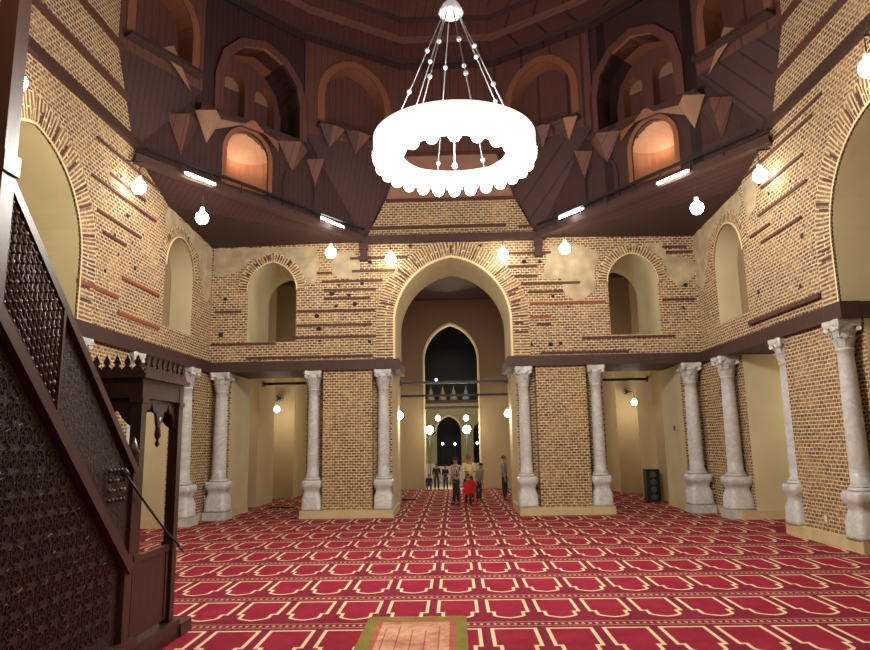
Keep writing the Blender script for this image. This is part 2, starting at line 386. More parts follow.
# wall_back
wb = sempty('wall_back', 'brick wall facing the camera with central pointed arch', 'wall')
nd = .36     # notch depth for the corner columns
for s in (-1, 1):
    F = lambda pts: [(s*x, y) for x, y in pts]
    mid = F([(2.42,YB),(3.88,YB),(3.88,YB+nd),(4.44,YB+nd),(4.44,YB+TH),(1.86,YB+TH),(1.86,YB+nd),(2.42,YB+nd)])
    def mf(a, b):
        if abs(abs(a[0])-abs(b[0])) < .01 and abs(abs(a[0])) in (4.44, 1.86): return M['plaster']
        if a[1] > YB+nd+.1 and b[1] > YB+nd+.1: return M['plaster']
        return M['brick_low']
    mb = MB(); prism(mb, mid, .22, BZ0, mf)
    mb.box(min(s*1.80, s*4.5), max(s*1.80, s*4.5), YB-.16, YB+TH+.02, 0, .22, M['stone'])
    struct(mb.build('pier', wb))
# corner piers (shared between back and side walls): L-shaped with notches
for s, wl in ((-1, 'left'), (1, 'right')):
    F = lambda pts: [(s*x, y) for x, y in pts]
    c = F([(7.0+.28, YB),(W, YB),(W, 18.80),(W+nd,18.80),(W+nd,18.0),(W+TH,18.0),(W+TH,YB+TH),(6.75,YB+TH),(6.75,YB+nd),(7.28,YB+nd)])
    def mf(a, b):
        if abs(abs(a[0])-6.75) < .01 and abs(abs(b[0])-6.75) < .01: return M['plaster']
        if abs(a[1]-18.0) < .01 and abs(b[1]-18.0) < .01: return M['plaster']
        if abs(a[0]) > W+nd+.1 and abs(b[0]) > W+nd+.1: return M['plaster']
        return M['brick_low']
    mb = MB(); prism(mb, c, .22, BZ0, mf)
    mb.box(min(s*6.73, s*(W+TH)), max(s*6.73, s*(W+TH)), YB-.02, YB+TH+.02, 0, .22, M['stone']); mb.box(min(s*6.61, s*7.29), max(s*6.61, s*7.29), YB-.2, YB+.4, 0, .22, M['marble'])
    mb.box(min(s*7.33, s*(W+TH)), max(s*7.33, s*(W+TH)), 17.98, YB-.02, 0, .22, M['stone']); mb.box(min(s*7.07, s*7.75), max(s*7.07, s*7.75), 18.08, 18.76, 0, .22, M['marble'])
    struct(mb.build('corner_pier', wb))
# side walls
SW = {}
for s, wl in ((-1, 'left'), (1, 'right')):
    w = sempty('wall_'+wl, 'brick side wall on the %s with tall pointed arch' % wl, 'wall'); SW[s] = w
    for (ya, yb) in ((12.6, 15.4), (6.4, 9.2)):
        F = lambda pts: [(s*x, y) for x, y in pts]
        g = F([(W,ya+.42),(W,yb-.42),(W+nd,yb-.42),(W+nd,yb),(W+TH,yb),(W+TH,ya),(W+nd,ya),(W+nd,ya+.42)])
        def mf(a, b):
            if abs(a[1]-b[1]) < .01 and a[1] in (ya, yb): return M['plaster']
            if abs(a[0]) > W+nd+.1 and abs(b[0]) > W+nd+.1: return M['plaster']
            return M['brick_low']
        mb = MB(); prism(mb, g, .22, BZ0, mf)
        mb.box(min(s*(W-.16), s*(W+TH)), max(s*(W-.16), s*(W+TH)), ya-.02, yb+.02, 0, .22, M['stone'])
        struct(mb.build('pier', w))
    mb = MB(); mb.box(min(s*W, s*(W+TH)), max(s*W, s*(W+TH)), -2, 4.2, 0, BZ0, M['brick_low']); struct(mb.build('pier', w))

# string course beams
def beam_path(mb, pts, closed=False):
    for a, b in zip(pts[:-1], pts[1:]):
        x0, x1 = sorted((a[0], b[0])); y0, y1 = sorted((a[1], b[1]))
        mb.box(x0-.14, x1+.14, y0-.14, y1+.14, BZ0, BZ1, M['beam'])
mb = MB()
for s in (-1, 1):
    x0, x1 = sorted((s*1.60, s*(W+.2)))
    mb.box(x0, x1, YB-.12, YB+.25, BZ0, BZ1, M['beam'])
    x0, x1 = sorted((s*1.61, s*1.88)); mb.box(x0, x1, YB+.25, YB+TH, BZ0, BZ1-.01, M['beam'])
    x0, x1 = sorted((s*4.4, s*6.85)); mb.box(x0, x1, YB+.25, YB+TH-.1, BZ0+.02, BZ1, M['beam'])
struct(mb.build('trim_1'), 'dark timber string course along the back wall above the columns', 'beam')
for s, k in ((-1, 2), (1, 3)):
    mb = MB()
    for (ya, yb) in ((12.46, 19.68), (0, 9.34)):
        x0, x1 = sorted((s*(W-.12), s*(W+.25))); mb.box(x0, x1, ya, yb, BZ0, BZ1, M['beam'])
    x0, x1 = sorted((s*(W-.12), s*(W+TH))); x0, x1 = sorted((s*(W+.25), s*(W+TH))); mb.box(x0, x1, 12.46, 12.64, BZ0, BZ1-.01, M['beam']); mb.box(x0, x1, 9.16, 9.34, BZ0, BZ1-.01, M['beam'])
    x0, x1 = sorted((s*(W+.25), s*(W+TH-.1))); mb.box(x0, x1, 15.3, 18.1, BZ0+.02, BZ1, M['beam'])
    struct(mb.build('trim_%d' % k), 'dark timber string course along the %s wall above the columns' % ('left' if s < 0 else 'right'), 'beam')

# ------------------------------------------------------------------ upper walls
A_main = arch(0, 1.72, BZ0, 5.65, 1.98)
win = lambda c, h=.74: arch(c, h, 5.15, 6.74, .88)
outer = [(-W, BZ1), (-W, 8.3), (-2.75, 8.3), (-2.0, 9.5), (2.0, 9.5), (2.75, 8.3), (W, 8.3), (W, BZ1), (1.72, BZ1)] + A_main[1:-1][::-1] + [(-1.72, BZ1)]
mb = MB()
WLc, WRc = -5.47, 5.44
panel(mb, outer, [win(WLc), win(WRc)], fB, TH, M['brick'], M['plaster'], M['plaster_hall'])
am = A_main[1:-1]
for a, b in zip(am[:-1], am[1:]): mb.face([fB(a[0],a[1],0), fB(b[0],b[1],0), fB(b[0],b[1],TH), fB(a[0],a[1],TH)], M['plaster'], smooth=False)
for sx in (-1.72, 1.72): mb.face([fB(sx,BZ1-.02,0), fB(sx,5.65,0), fB(sx,5.65,TH), fB(sx,BZ1-.02,TH)], M['plaster'])
struct(mb.build('upper_wall', wb))
# plaster strip above the brick, behind the chandelier
mb = MB()
mb.face([(-2.0,YB,9.5),(2.0,YB,9.5),(1.46,YB,11.0),(-1.46,YB,11.0)], M['pink']); mb.box(-1.5,1.5,YB-.05,YB,10.95,11.07,M['lacing'])
struct(mb.build('plaster_panel', wb))
# arch surrounds of thin radial bricks
def surround(path, w, fmap, parent, edge=.05):
    rs = resample(path, .3)
    m_ = MB(); ring_strip(m_, [(p.x, p.y) for p in rs], w, fmap, -.025, M['brick_uv'])
    # odd darker voussoirs
    P = [Vector((p.x, p.y)) for p in rs]
    o = struct(m_.build('arch_bricks', parent))
    m2 = MB(); ring_strip(m2, [(p.x, p.y) for p in rs], edge, fmap, -.05, M['edge']); struct(m2.build('arch_edge', parent))
    m3 = MB(); fine = resample(path, .09); n = len(fine)
    for i in range(5, n-5, 1):
        if random.random() < .17:
            d = (fine[i+1]-fine[i-1]).normalized(); nn = Vector((-d.y, d.x)); a = fine[i]+nn*(edge+.06); b = fine[i]+nn*(w*(.6+.38*random.random())); h = d*.03
            m3.face([fmap(q.x, q.y, -.032) for q in (a-h, a+h, b+h, b-h)], M['lacing'])
    struct(m3.build('dark_bricks', parent))
surround([(-1.72, BZ1)] + am + [(1.72, BZ1)], .58, fB, wb, .07)
for c in (WLc, WRc):
    a = win(c); surround([p for p in a if p[1] > 6.4], .3, fB, wb, .03)
# timber lacing on the back wall
BK=[(-7.3,-5.32,5.1),(-5.08,-2.3,5.26),(-4.7,-2.42,5.63),(-4.7,-2.33,6.07),(-3.88,-2.48,6.44),(-3.88,-2.3,6.71),(-3.95,-2.1,6.97),(-4.11,-3.64,7.25),(-3.03,-1.71,7.28),(-3.09,-1.31,7.68),(1.4,3.04,7.72),(1.7,2.6,7.31),(1.9,2.6,7.0),(2.1,3.87,6.76),(2.3,3.35,6.5),(2.35,4.6,6.15),(2.35,2.95,5.73),(2.52,2.94,5.51),(6.28,7.25,6.17),(3.84,6.57,5.07),(6.4,7.12,7.8),(6.5,7.29,7.63),(-2.57,1.71,8.62),(2.08,2.55,8.58),(-1.98,2.0,9.5),(-7.2,-6.4,6.1),(-6.2,-2.4,4.68),(2.6,5.2,4.64)]
mb = MB()
for i, (a, b, z) in enumerate(BK):
    red = z in (6.15, 5.73)
    h = .05 if i not in (22, 24) else .09
    mb.box(a, b, YB-.035, YB+.02, z-h/2-.012, z+h/2+.012, M['lacing_red'] if red else M['lacing'])
struct(mb.build('timber_lacing', wb))
def holes(pts, fmap, parent):
    m_ = MB()
    for (u, z) in pts:
        r = .035+.04*random.random(); k = 9; ph = random.random()
        m_.face([fmap(u+r*(1+.25*random.random())*cos(2*pi*j/k+ph), z+r*(.8+.3*random.random())*sin(2*pi*j/k+ph), -.006) for j in range(k)], M['hole'])  # flat patches on the wall face, hole shade put into the colour
    struct(m_.build('wall_pockets', parent))
holes([(-3.43,6.86),(-3.64,6.59),(-3.12,6.54),(-3.51,6.21),(-2.94,6.26),(-4.09,5.92),(-4.02,5.52),(-3.99,5.15),(-2.72,6.88),(-3.25,7.58),(-2.48,7.56),(3.04,6.36),(3.47,6.02),(2.22,7.44),(2.7,7.43),(-1.25,8.04),(.9,7.98),(2.3,4.9),(2.9,4.9),(3.2,4.92),(-2.5,5.1),(6.9,5.9),(7,6.6),(-7,5.4),(-6.9,6.5)], fB, wb)
# remnants of old plaster
def patches(polys, fmap, parent):
    m_ = MB()
    for pl in polys:
        P = []
        for i in range(len(pl)):
            a = Vector(pl[i]); b = Vector(pl[(i+1) % len(pl)]); k = max(2, int((b-a).length/.22))
            for j in range(k):
                q = a.lerp(b, j/k); w = .05 if 0 < j else 0; P.append((q.x+random.uniform(-w, w), q.y+random.uniform(-w, w)))
        for tri in tessellate_polygon([[Vector((p[0], p[1], 0)) for p in P]]): m_.face([fmap(P[i][0], P[i][1], -.015) for i in tri], M['patch'])
        for i in range(len(P)):
            a, b = P[i], P[(i+1) % len(P)]; m_.face([fmap(a[0],a[1],-.015), fmap(b[0],b[1],-.015), fmap(b[0],b[1],.01), fmap(a[0],a[1],.01)], M['patch'])
    struct(m_.build('plaster_remnant', parent))
patches([[(-7.3,8.1),(-7.3,7.2),(-6.6,7.35),(-6.1,7.75),(-5.5,7.98),(-4.9,7.7),(-4.5,7.15),(-4.2,6.9),(-4.05,7.4),(-4.1,8.1)],
         [(-3.7,7.5),(-3.4,7.05),(-2.95,7.0),(-2.75,7.2),(-2.8,7.6),(-3.0,7.9),(-3.5,7.9)],
         [(2.7,6.9),(2.9,7.7),(3.1,7.95),(3.9,7.95),(4.5,7.7),(4.35,7.2),(4.3,6.5),(3.9,6.2),(3.4,6.35),(3.3,6.9)],
         [(5.8,7.95),(6.4,7.4),(6.5,6.9),(6.8,6.5),(7.3,6.9),(7.3,7.4),(6.5,7.55),(6.4,7.95)]], fB, wb)

# side upper walls
AS = arch(CY, 1.7, BZ0, 5.75, 2.02)
for s in (-1, 1):
    w = SW[s]; f = fL if s < 0 else fR
    outer = [(YB, BZ1), (YB, 8.2), (16.5, 8.35), (14.6, 9.0), (14.2, 9.7), (13.5, 12.9), (8.3, 12.9), (7.6, 9.7), (7.2, 9.0), (5.3, 8.35), (-2, 8.2), (-2, BZ1), (CY-1.7, BZ1)] + AS[1:-1] + [(CY+1.7, BZ1)]
    mb = MB(); sw = arch(17.42, .92, 5.15, 6.72, .97)
    panel(mb, outer, [sw], f, TH, M['brick'], M['plaster'], M['plaster_hall'])
    aa = AS[1:-1]
    for a, b in zip(aa[:-1], aa[1:]): mb.face([f(a[0],a[1],0), f(b[0],b[1],0), f(b[0],b[1],TH), f(a[0],a[1],TH)], M['plaster'])
    for sy in (CY-1.7, CY+1.7): mb.face([f(sy,BZ1,0), f(sy,5.75,0), f(sy,5.75,TH), f(sy,BZ1,TH)], M['plaster'])
    struct(mb.build('upper_wall', w))
    mr_ = MB(); mr_.face([f(u, z, .62) for u, z in ((16.3,5.0),(18.6,5.0),(18.6,7.9),(16.3,7.9))], M['hall_dim']); struct(mr_.build('window_shutter', w))  # dark sheet added behind the window, its colour stands for recess shade
    pth = [(CY-1.7, BZ1)] + aa + [(CY+1.7, BZ1)]
    surround(pth, .6, f, w, .05) ; surround([p for p in sw if p[1] > 6.2], .32, f, w, .03)
    mb = MB()
    def strip(a, b, z, h=.06, d=.04, mt='lacing'):
        p, q = f(a, z-h/2, -d), f(b, z+h/2, .02)
        mb.box(min(p[0],q[0]), max(p[0],q[0]), min(a,b), max(a,b), z-h/2, z+h/2, M[mt])
    strip(0, 14.95, 9.08, .2, .12, 'beam'); strip(8, 14.1, 9.98, .13, .08); strip(8, 13.85, 11.0, .13, .08)
    if s < 0:
        for a, b, z in ((12.81,15.79,7.64),(13.13,15.07,6.99),(13.5,15.2,7.95),(12.9,15.9,8.5),(13.4,14.4,6.6)): strip(a, b, z)
        for a, b, z in ((14.34,16.19,5.84),(14.22,16.3,5.02),(12.6,14.19,5.35)): strip(a, b, z, .08, .04, 'lacing_red')
        hp = [(13.9,6.7),(14.4,7.3),(14.7,6.75),(14.1,6.3),(13.6,5.8),(14.9,6.2),(14,8.1),(15.2,7.1)]
    else:
        for a, b, z in ((13.62,15.48,6.6),(13.27,15.5,7.26),(13.3,15.2,7.85),(12.8,16,8.45),(12.4,14.6,8.7),(15.0,16.0,6.9)): strip(a, b, z)
        strip(13.2, 16.43, 4.83, .1, .1, 'lacing')
        hp = [(14.5,6.9),(13.9,7.5),(14.9,7.6),(15.3,8.0),(14,5.2),(15.9,5.5),(13.7,6.2)]
    struct(mb.build('timber_lacing', w)); holes(hp, f, w)
    patches([[(19.75,8.1),(19.75,6.6),(19.3,6.3),(18.9,6.9),(18.6,7.6),(17.6,7.95),(16.6,7.6),(16.3,7.9),(16.5,8.25)]] + ([[(15.4,8.3),(15.6,7.5),(16.1,7.3),(16.2,8.3)]] if s > 0 else [[(13.2,8.0),(13.5,7.75),(14.2,7.8),(14.1,8.05)]]), f, w)

# near wall and flat soffit behind the camera
mb = MB(); mb.box(-W-TH, W+TH, -2.3, -2.0, 0, 8.6, M['plaster']); struct(mb.build('wall_front'), 'plaster wall behind the camera', 'wall')
# side aisles and far hall
mb = MB()
for s in (-1, 1):
    x0, x1 = sorted((s*13.2, s*13.5)); mb.box(x0, x1, -2, 31, 0, 9, M['plaster_hall'])
struct(mb.build('wall_outer'), 'plain outer aisle wall seen through the side openings', 'wall')
# second arcade and end blocks
wh = sempty('wall_hall', 'cream plaster piers and walls of the hall behind the arch', 'wall')
for s in (-1, 1):
    mb = MB(); x0, x1 = sorted((s*6.88, s*13.2)); mb.box(x0, x1, 23.5, 25.6, 0, 8.9, M['plaster_hall']); struct(mb.build('pier', wh))
    mb = MB(); x0, x1 = sorted((s*6.5, s*13.2)); mb.box(x0, x1, 27.3, 31.0, 0, 8.9, M['plaster_hall']); struct(mb.build('pier', wh))
mb = MB()
OA = arch(-.12, 1.24, .0, 5.9, 1.65)
outer = [(-6.6, 0), (-6.6, 8.9), (6.6, 8.9), (6.6, 0)] + [OA[-1]] + OA[1:-1][::-1] + [OA[0]]
fE = lambda u, z, d: (u, 31.0+d, z)
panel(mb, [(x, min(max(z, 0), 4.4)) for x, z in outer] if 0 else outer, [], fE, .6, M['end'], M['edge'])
for a, b in zip(OA[:-1], OA[1:]): mb.face([fE(a[0],a[1],0), fE(b[0],b[1],0), fE(b[0],b[1],.6), fE(a[0],a[1],.6)], M['edge'])
ring_strip(mb, OA, .07, fE, -.02, M['edge'])
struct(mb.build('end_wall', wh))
mb = MB(); mb.box(-13.5, 13.5, YB+TH, 31.6, 8.7, 8.9, M['beam'])
for s in (-1, 1):
    x0, x1 = sorted((s*(W+TH), s*13.5)); mb.box(x0, x1, -2.2, YB+TH, 8.7, 8.9, M['beam'])
struct(mb.build('ceiling_1'), 'dark timber ceiling of the hall behind the arch', 'ceiling')
# courtyard side beyond the far opening
mb = MB()
D1 = arch(-.33, .66, .8, 2.65, .8); D2 = arch(1.35, .36, .8, 2.6, .5)
panel(mb, [(-5, 0), (-5, 4.3), (5, 4.3), (5, 0)], [D1, D2], lambda u, z, d: (u, 36.8+d, z), .5, M['courtwall'], M['courtwall'])
mb.box(-5, -.99, 36.74, 36.8, 0, .95, M['marblelow']); mb.box(.33, 5, 36.74, 36.8, 0, .95, M['marblelow']); mb.box(-.99, .33, 36.74, 36.8, 0, .8, M['marblelow'])
mb.box(-5, 5, 36.7, 36.8, 4.2, 4.34, M['beam'])
ring_strip(mb, [p for p in D1 if p[1] > 2.4], .09, lambda u, z, d: (u, 36.8+d, z), -.03, M['edge'])
struct(mb.build('wall_courtyard'), 'greenish courtyard wall with a dark arched doorway beyond the far opening', 'wall')
mb = MB(); mb.box(-6, 6, 44, 44.2, 0, 13, M['night']); struct(mb.build('wall_far'), 'dark night screen beyond the courtyard wall', 'wall')  # flat sheet added for the darkness of night, not a built wall
t = thing('door_lintel', 'dark timber lintel across the far opening below the cones', 'beam')
mb = MB(); mb.box(-1.4, 1.16, 31.15, 31.3, 3.6, 3.72, M['beam']); mb.build('timber', t)
for i, x in enumerate((-1.28, -.62, -.02, .66)):
    mb = MB(); mb.lathe([(.26, 0), (.24, .06), (.13, .3), (.05, .52), (.015, .6)], (0,0,0), 10, M['bluecone'] if i == 3 else M['pale'])
    mb.ball((0,0,.63), .03, M['pale'], 8)
    o = mb.build('cone_finial'); o.location = (x, 37.05, 4.36); o.scale = (1.0, 1.0, 1.2)
    tag(o, ['pale cone finial, leftmost of four beyond the far arch', 'pale cone finial, second from left beyond the far arch', 'pale cone finial, third from left beyond the far arch', 'bluish cone finial, rightmost of four beyond the far arch'][i], 'finial', 'cone finials on the courtyard wall')

# ------------------------------------------------------------------ tie beams in the openings
ties = [(-1.9, 1.9, 24.0, 4.2, 'dark tie beam across the central arch, upper of two'), (-6.45, 6.45, 30.85, 4.2, 'dark tie beam in front of the far wall, lower of two'), (-6.88, -2.3, 24.0, 4.27, 'black tie rod in the left side opening'), (2.3, 6.88, 24.0, 4.17, 'black tie rod in the right side opening')]
for a, b, y, z, lb in ties:
    mb = MB(); mb.box(a, b, y-.05, y+.05, z-.045, z+.045, M['iron'])
    for e in (a, b): mb.box(e-.03, e+.03, y-.1, y+.1, z-.1, z+.1, M['iron'])
    tag(mb.build('tie_beam'), lb, 'beam')
# posts of hidden arcade that the ties bear on
mb = MB()
for s in (-1, 1):
    x0, x1 = sorted((s*1.93, s*2.27)); mb.box(x0, x1, 23.8, 24.2, 0, 8.7, M['plaster_hall'])
struct(mb.build('pier', wh))

# ------------------------------------------------------------------ columns
def make_column():
    t = thing('marble_column', '', 'column', (0,0,0), 0, 'antique marble columns')
    z0 = .22
    mb = MB()
    mb.lathe([(.285,0),(.285,.07),(.275,.10),(.27,.36),(.235,.44),(.215,.52),(.235,.60),(.275,.66),(.285,.70),(.285,.80),(.26,.85)], (0,0,z0), 32, M['marble'], squarish=7)
    mb.build('pedestal', t)
    mb = MB(); P = []
    for j in range(9): a = -pi/2+pi*j/8; P.append((.205+.035*cos(a), .885+.035*sin(a)))
    for j in range(7): a = -pi/2+pi*j/6; P.append((.185+.022*cos(a), .945+.022*sin(a)))
    mb.lathe(P, (0,0,z0), 32, M['marble']); mb.build('base', t)
    mb = MB(); z1 = 3.72-z0
    pr = [(.185,.965),(.176,1.0)] + [(.172-.028*((k/10)**1.4), 1.0+(z1-1.06)*k/10) for k in range(11)] + [(.158,z1-.05),(.162,z1-.03),(.158,z1),(.15,z1)]
    mb.lathe(pr, (0,0,z0), 32, M['marble']); mb.build('shaft', t)
    mb = MB(); zc = 3.72
    mb.lathe([(.155,0),(.16,.03),(.15,.06),(.165,.18),(.185,.32),(.225,.40)], (0,0,zc), 24, M['marble'])
    for row, (zr, hr, n, ro) in enumerate(((.03,.17,8,.165), (.14,.2,8,.18))):
        for k in range(n):
            a = 2*pi*(k+.5*row)/n; ca, sa = cos(a), sin(a)
            prof = [(ro-.01, 0, .055), (ro+.01, hr*.5, .07), (ro+.035, hr*.85, .06), (ro+.075, hr, .04), (ro+.085, hr*.9, .015)]
            for q in range(len(prof)-1):
                (r0,h0,w0),(r1,h1,w1) = prof[q], prof[q+1]
                mb.face([(r0*ca+w0*sa, r0*sa-w0*ca, zc+zr+h0),(r1*ca+w1*sa, r1*sa-w1*ca, zc+zr+h1),(r1*ca-w1*sa, r1*sa+w1*ca, zc+zr+h1),(r0*ca-w0*sa, r0*sa+w0*ca, zc+zr+h0)], M['marble'], True)
                mb.face([((r0+.012)*ca, (r0+.012)*sa, zc+zr+h0),((r1+.012)*ca, (r1+.012)*sa, zc+zr+h1),(r1*ca-w1*sa, r1*sa+w1*ca, zc+zr+h1),(r0*ca-w0*sa, r0*sa+w0*ca, zc+zr+h0)], M['marble'], True)
    for k in range(4):
        a = pi/4+pi/2*k; ca, sa = cos(a), sin(a)
        mb.tube([((.2+.02*j)*ca, (.2+.02*j)*sa, zc+.28+.025*j) for j in range(4)], [.02,.025,.03,.03], M['marble'])
        c_ = Vector((.285*ca, .285*sa, zc+.36)); sd = Vector((sa, -ca, 0))*.035
        mb.tube([c_-sd, c_+sd], .045, M['marble'], 12)
    mb.build('capital', t)
    mb = MB(); n = 8; top = []
    ab = []
    for k in range(4):
        a = pi/4+pi/2*k
        ab += [(.34*cos(a-.1), .34*sin(a-.1)), (.34*cos(a+.1), .34*sin(a+.1))]
        for j in (1,2,3):
            b = a+pi/2*j/4; r = (.24/max(abs(cos(b)), abs(sin(b))))*(1-.09*(1-abs(j-2)/2)); ab.append((r*cos(b), r*sin(b)))
    L = len(ab)
    for za, zb, sc in ((4.12, 4.16, .94), (4.16, BZ0, 1.0)):
        for i in range(L):
            p, q = ab[i], ab[(i+1) % L]; mb.face([(p[0]*sc,p[1]*sc,za),(q[0]*sc,q[1]*sc,za),(q[0]*sc,q[1]*sc,zb),(p[0]*sc,p[1]*sc,zb)], M['marble'])
        mb.face([(p[0]*sc,p[1]*sc,za) for p in ab][::-1], M['marble']); mb.face([(p[0]*sc,p[1]*sc,zb) for p in ab], M['marble'])
    mb.build('abacus', t)
    return t
yc = YB+.13
cols = [(-4.18,yc,'marble column at the left edge of the left brick pier facing us'),(-2.10,yc,'marble column just left of the central arch'),
        (2.06,yc,'marble column just right of the central arch'),(4.18,yc,'marble column at the right edge of the right brick pier facing us'),
        (-6.95,yc,'marble column on the back wall nearest the left corner'),(6.95,yc,'marble column on the back wall nearest the right corner'),
        (-W-.08,18.42,'marble column on the left wall beside the corner, partly behind the wooden pulpit'),(W+.08,18.42,'marble column on the right wall beside the corner'),
        (W+.1,15.15,'slim looking marble column at the far edge of the right wall brick pier'),(W+.1,12.86,'large marble column nearest the right edge of the photo'),
        (-W-.1,15.15,'marble column at far edge of the left wall pier, behind the wooden pulpit'),(-W-.1,12.86,'marble column of the left wall whose capital shows above the pulpit rail')]
col0 = make_column()
for i, (x, y, lb) in enumerate(cols):
    if i == 0: col0.location = (x, y, 0); col0['label'] = lb
    else:
        cc = dup(col0, (x, y, 0), random.choice((0, pi/2, pi)), lb)
        if i in (4, 5, 6, 7): cc.scale = (1.16, 1.16, 1)

# ------------------------------------------------------------------ wooden zone of transition and dome
ce = sempty('ceiling', 'dark wooden squinches, arched drum and dome over the hall', 'ceiling')
V = [(1.46,YB), (4.163,18.03), (6.23,15.61), (7.35,13.5)]
my = lambda p: (p[0], 2*CY-p[1]); mx_ = lambda p: (-p[0], p[1])
ringq = V + [my(p) for p in V[::-1]]                       # right half, back to front
ring16 = ringq + [mx_(p) for p in ringq[::-1]]              # 16 vertices, clockwise
oct_ = [(2.65,YB,8.2),(7.35,14.5,8.95)]
def seg_map(p, q, inside=(0, CY)):
    a = Vector(p); b = Vector(q); d = (b-a).normalized(); n = Vector((-d.y, d.x))
    if (Vector(inside)-a).dot(n) > 0: n = -n                # n points outwards (behind the face)
    return (lambda u, z, dd: (a.x+d.x*u+n.x*dd, a.y+d.y*u+n.y*dd, z)), (b-a).length
ZD = 13.9
mid_x = lambda p, q: (p[0]+q[0])/2
def arch_face(p, q, kind):
    f, L = seg_map(p, q); mb = MB(); c = L/2
    if kind == 'plain':
        zlo = 11 if abs(mid_x(p, q)) < .1 else 12.9
        mb.face([f(0,zlo,0), f(L,zlo,0), f(L,ZD,0), f(0,ZD,0)], M['dome'])
    else:
        h = min(1.0, L*.34); A = arch(c, h, 11.35, 12.35, h*1.12, 5)
        panel(mb, [(0,11),(0,ZD),(L,ZD),(L,11)], [A], f, .55, M['dome'], M['dome_orange'], back=False)
        B = arch(c, h+.02, 11.33, 12.35, h*1.12, 5)
        for tri in tessellate_polygon([[Vector((x, z, 0)) for x, z in B]]): mb.face([f(B[i][0], B[i][1], .55) for i in tri], M['dome'])
        mo = MB(); ring_strip(mo, A, .22, f, -.03, M['dome_orange']); struct(mo.build('arch_molding', ce))
        mo = MB(); P_ = [f(c-h-.25, 11.30, -.14), f(c+h+.25, 11.30, -.14)]
        mo.bar(P_[0], P_[1], .3, .1, M['dome_dark']); struct(mo.build('sill_ledge', ce))
        # folded brackets hanging under the ledge
        for sgn in (-1, 0, 1):
            if abs(mid_x(p, q)) > 5: break
            cc = c+sgn*h*.84; w_ = h*.42
            a_, b_, t_, k_ = f(cc-w_,11.27,-.26), f(cc+w_,11.27,-.26), f(cc,10.7,.02), f(cc,11.27,-.0)
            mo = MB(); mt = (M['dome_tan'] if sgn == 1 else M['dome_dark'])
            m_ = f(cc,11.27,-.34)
            mo.face([a_, m_, t_], M['dome_dark']); mo.face([m_, b_, t_], M['dome'] if sgn < 1 else M['dome_orange']); mo.face([a_, t_, k_], M['dome_dark']); mo.face([b_, k_, t_], M['dome_dark']); mo.face([a_, k_, b_, m_], M['dome_dark'])  # shaded and lit facets put into the board colours
            struct(mo.build('muqarnas_bracket', ce))
    struct(mb.build('drum_panel', ce))
n16 = len(ring16)
for i in range(n16):
    p, q = ring16[i], ring16[(i+1) % n16]
    mid = ((p[0]+q[0])/2, (p[1]+q[1])/2)
    ish = abs(abs(p[0]) - abs(q[0])) > 1.5 and abs(abs(p[0])-4.163) + abs(abs(q[0])-6.23) < .01 or abs(abs(q[0])-4.163) + abs(abs(p[0])-6.23) < .01
    if ish: continue
    card = (abs(mid[0]) < .1) or (abs(mid[1]-CY) < .1)
    arch_face(p, q, 'plain' if card else 'arch')
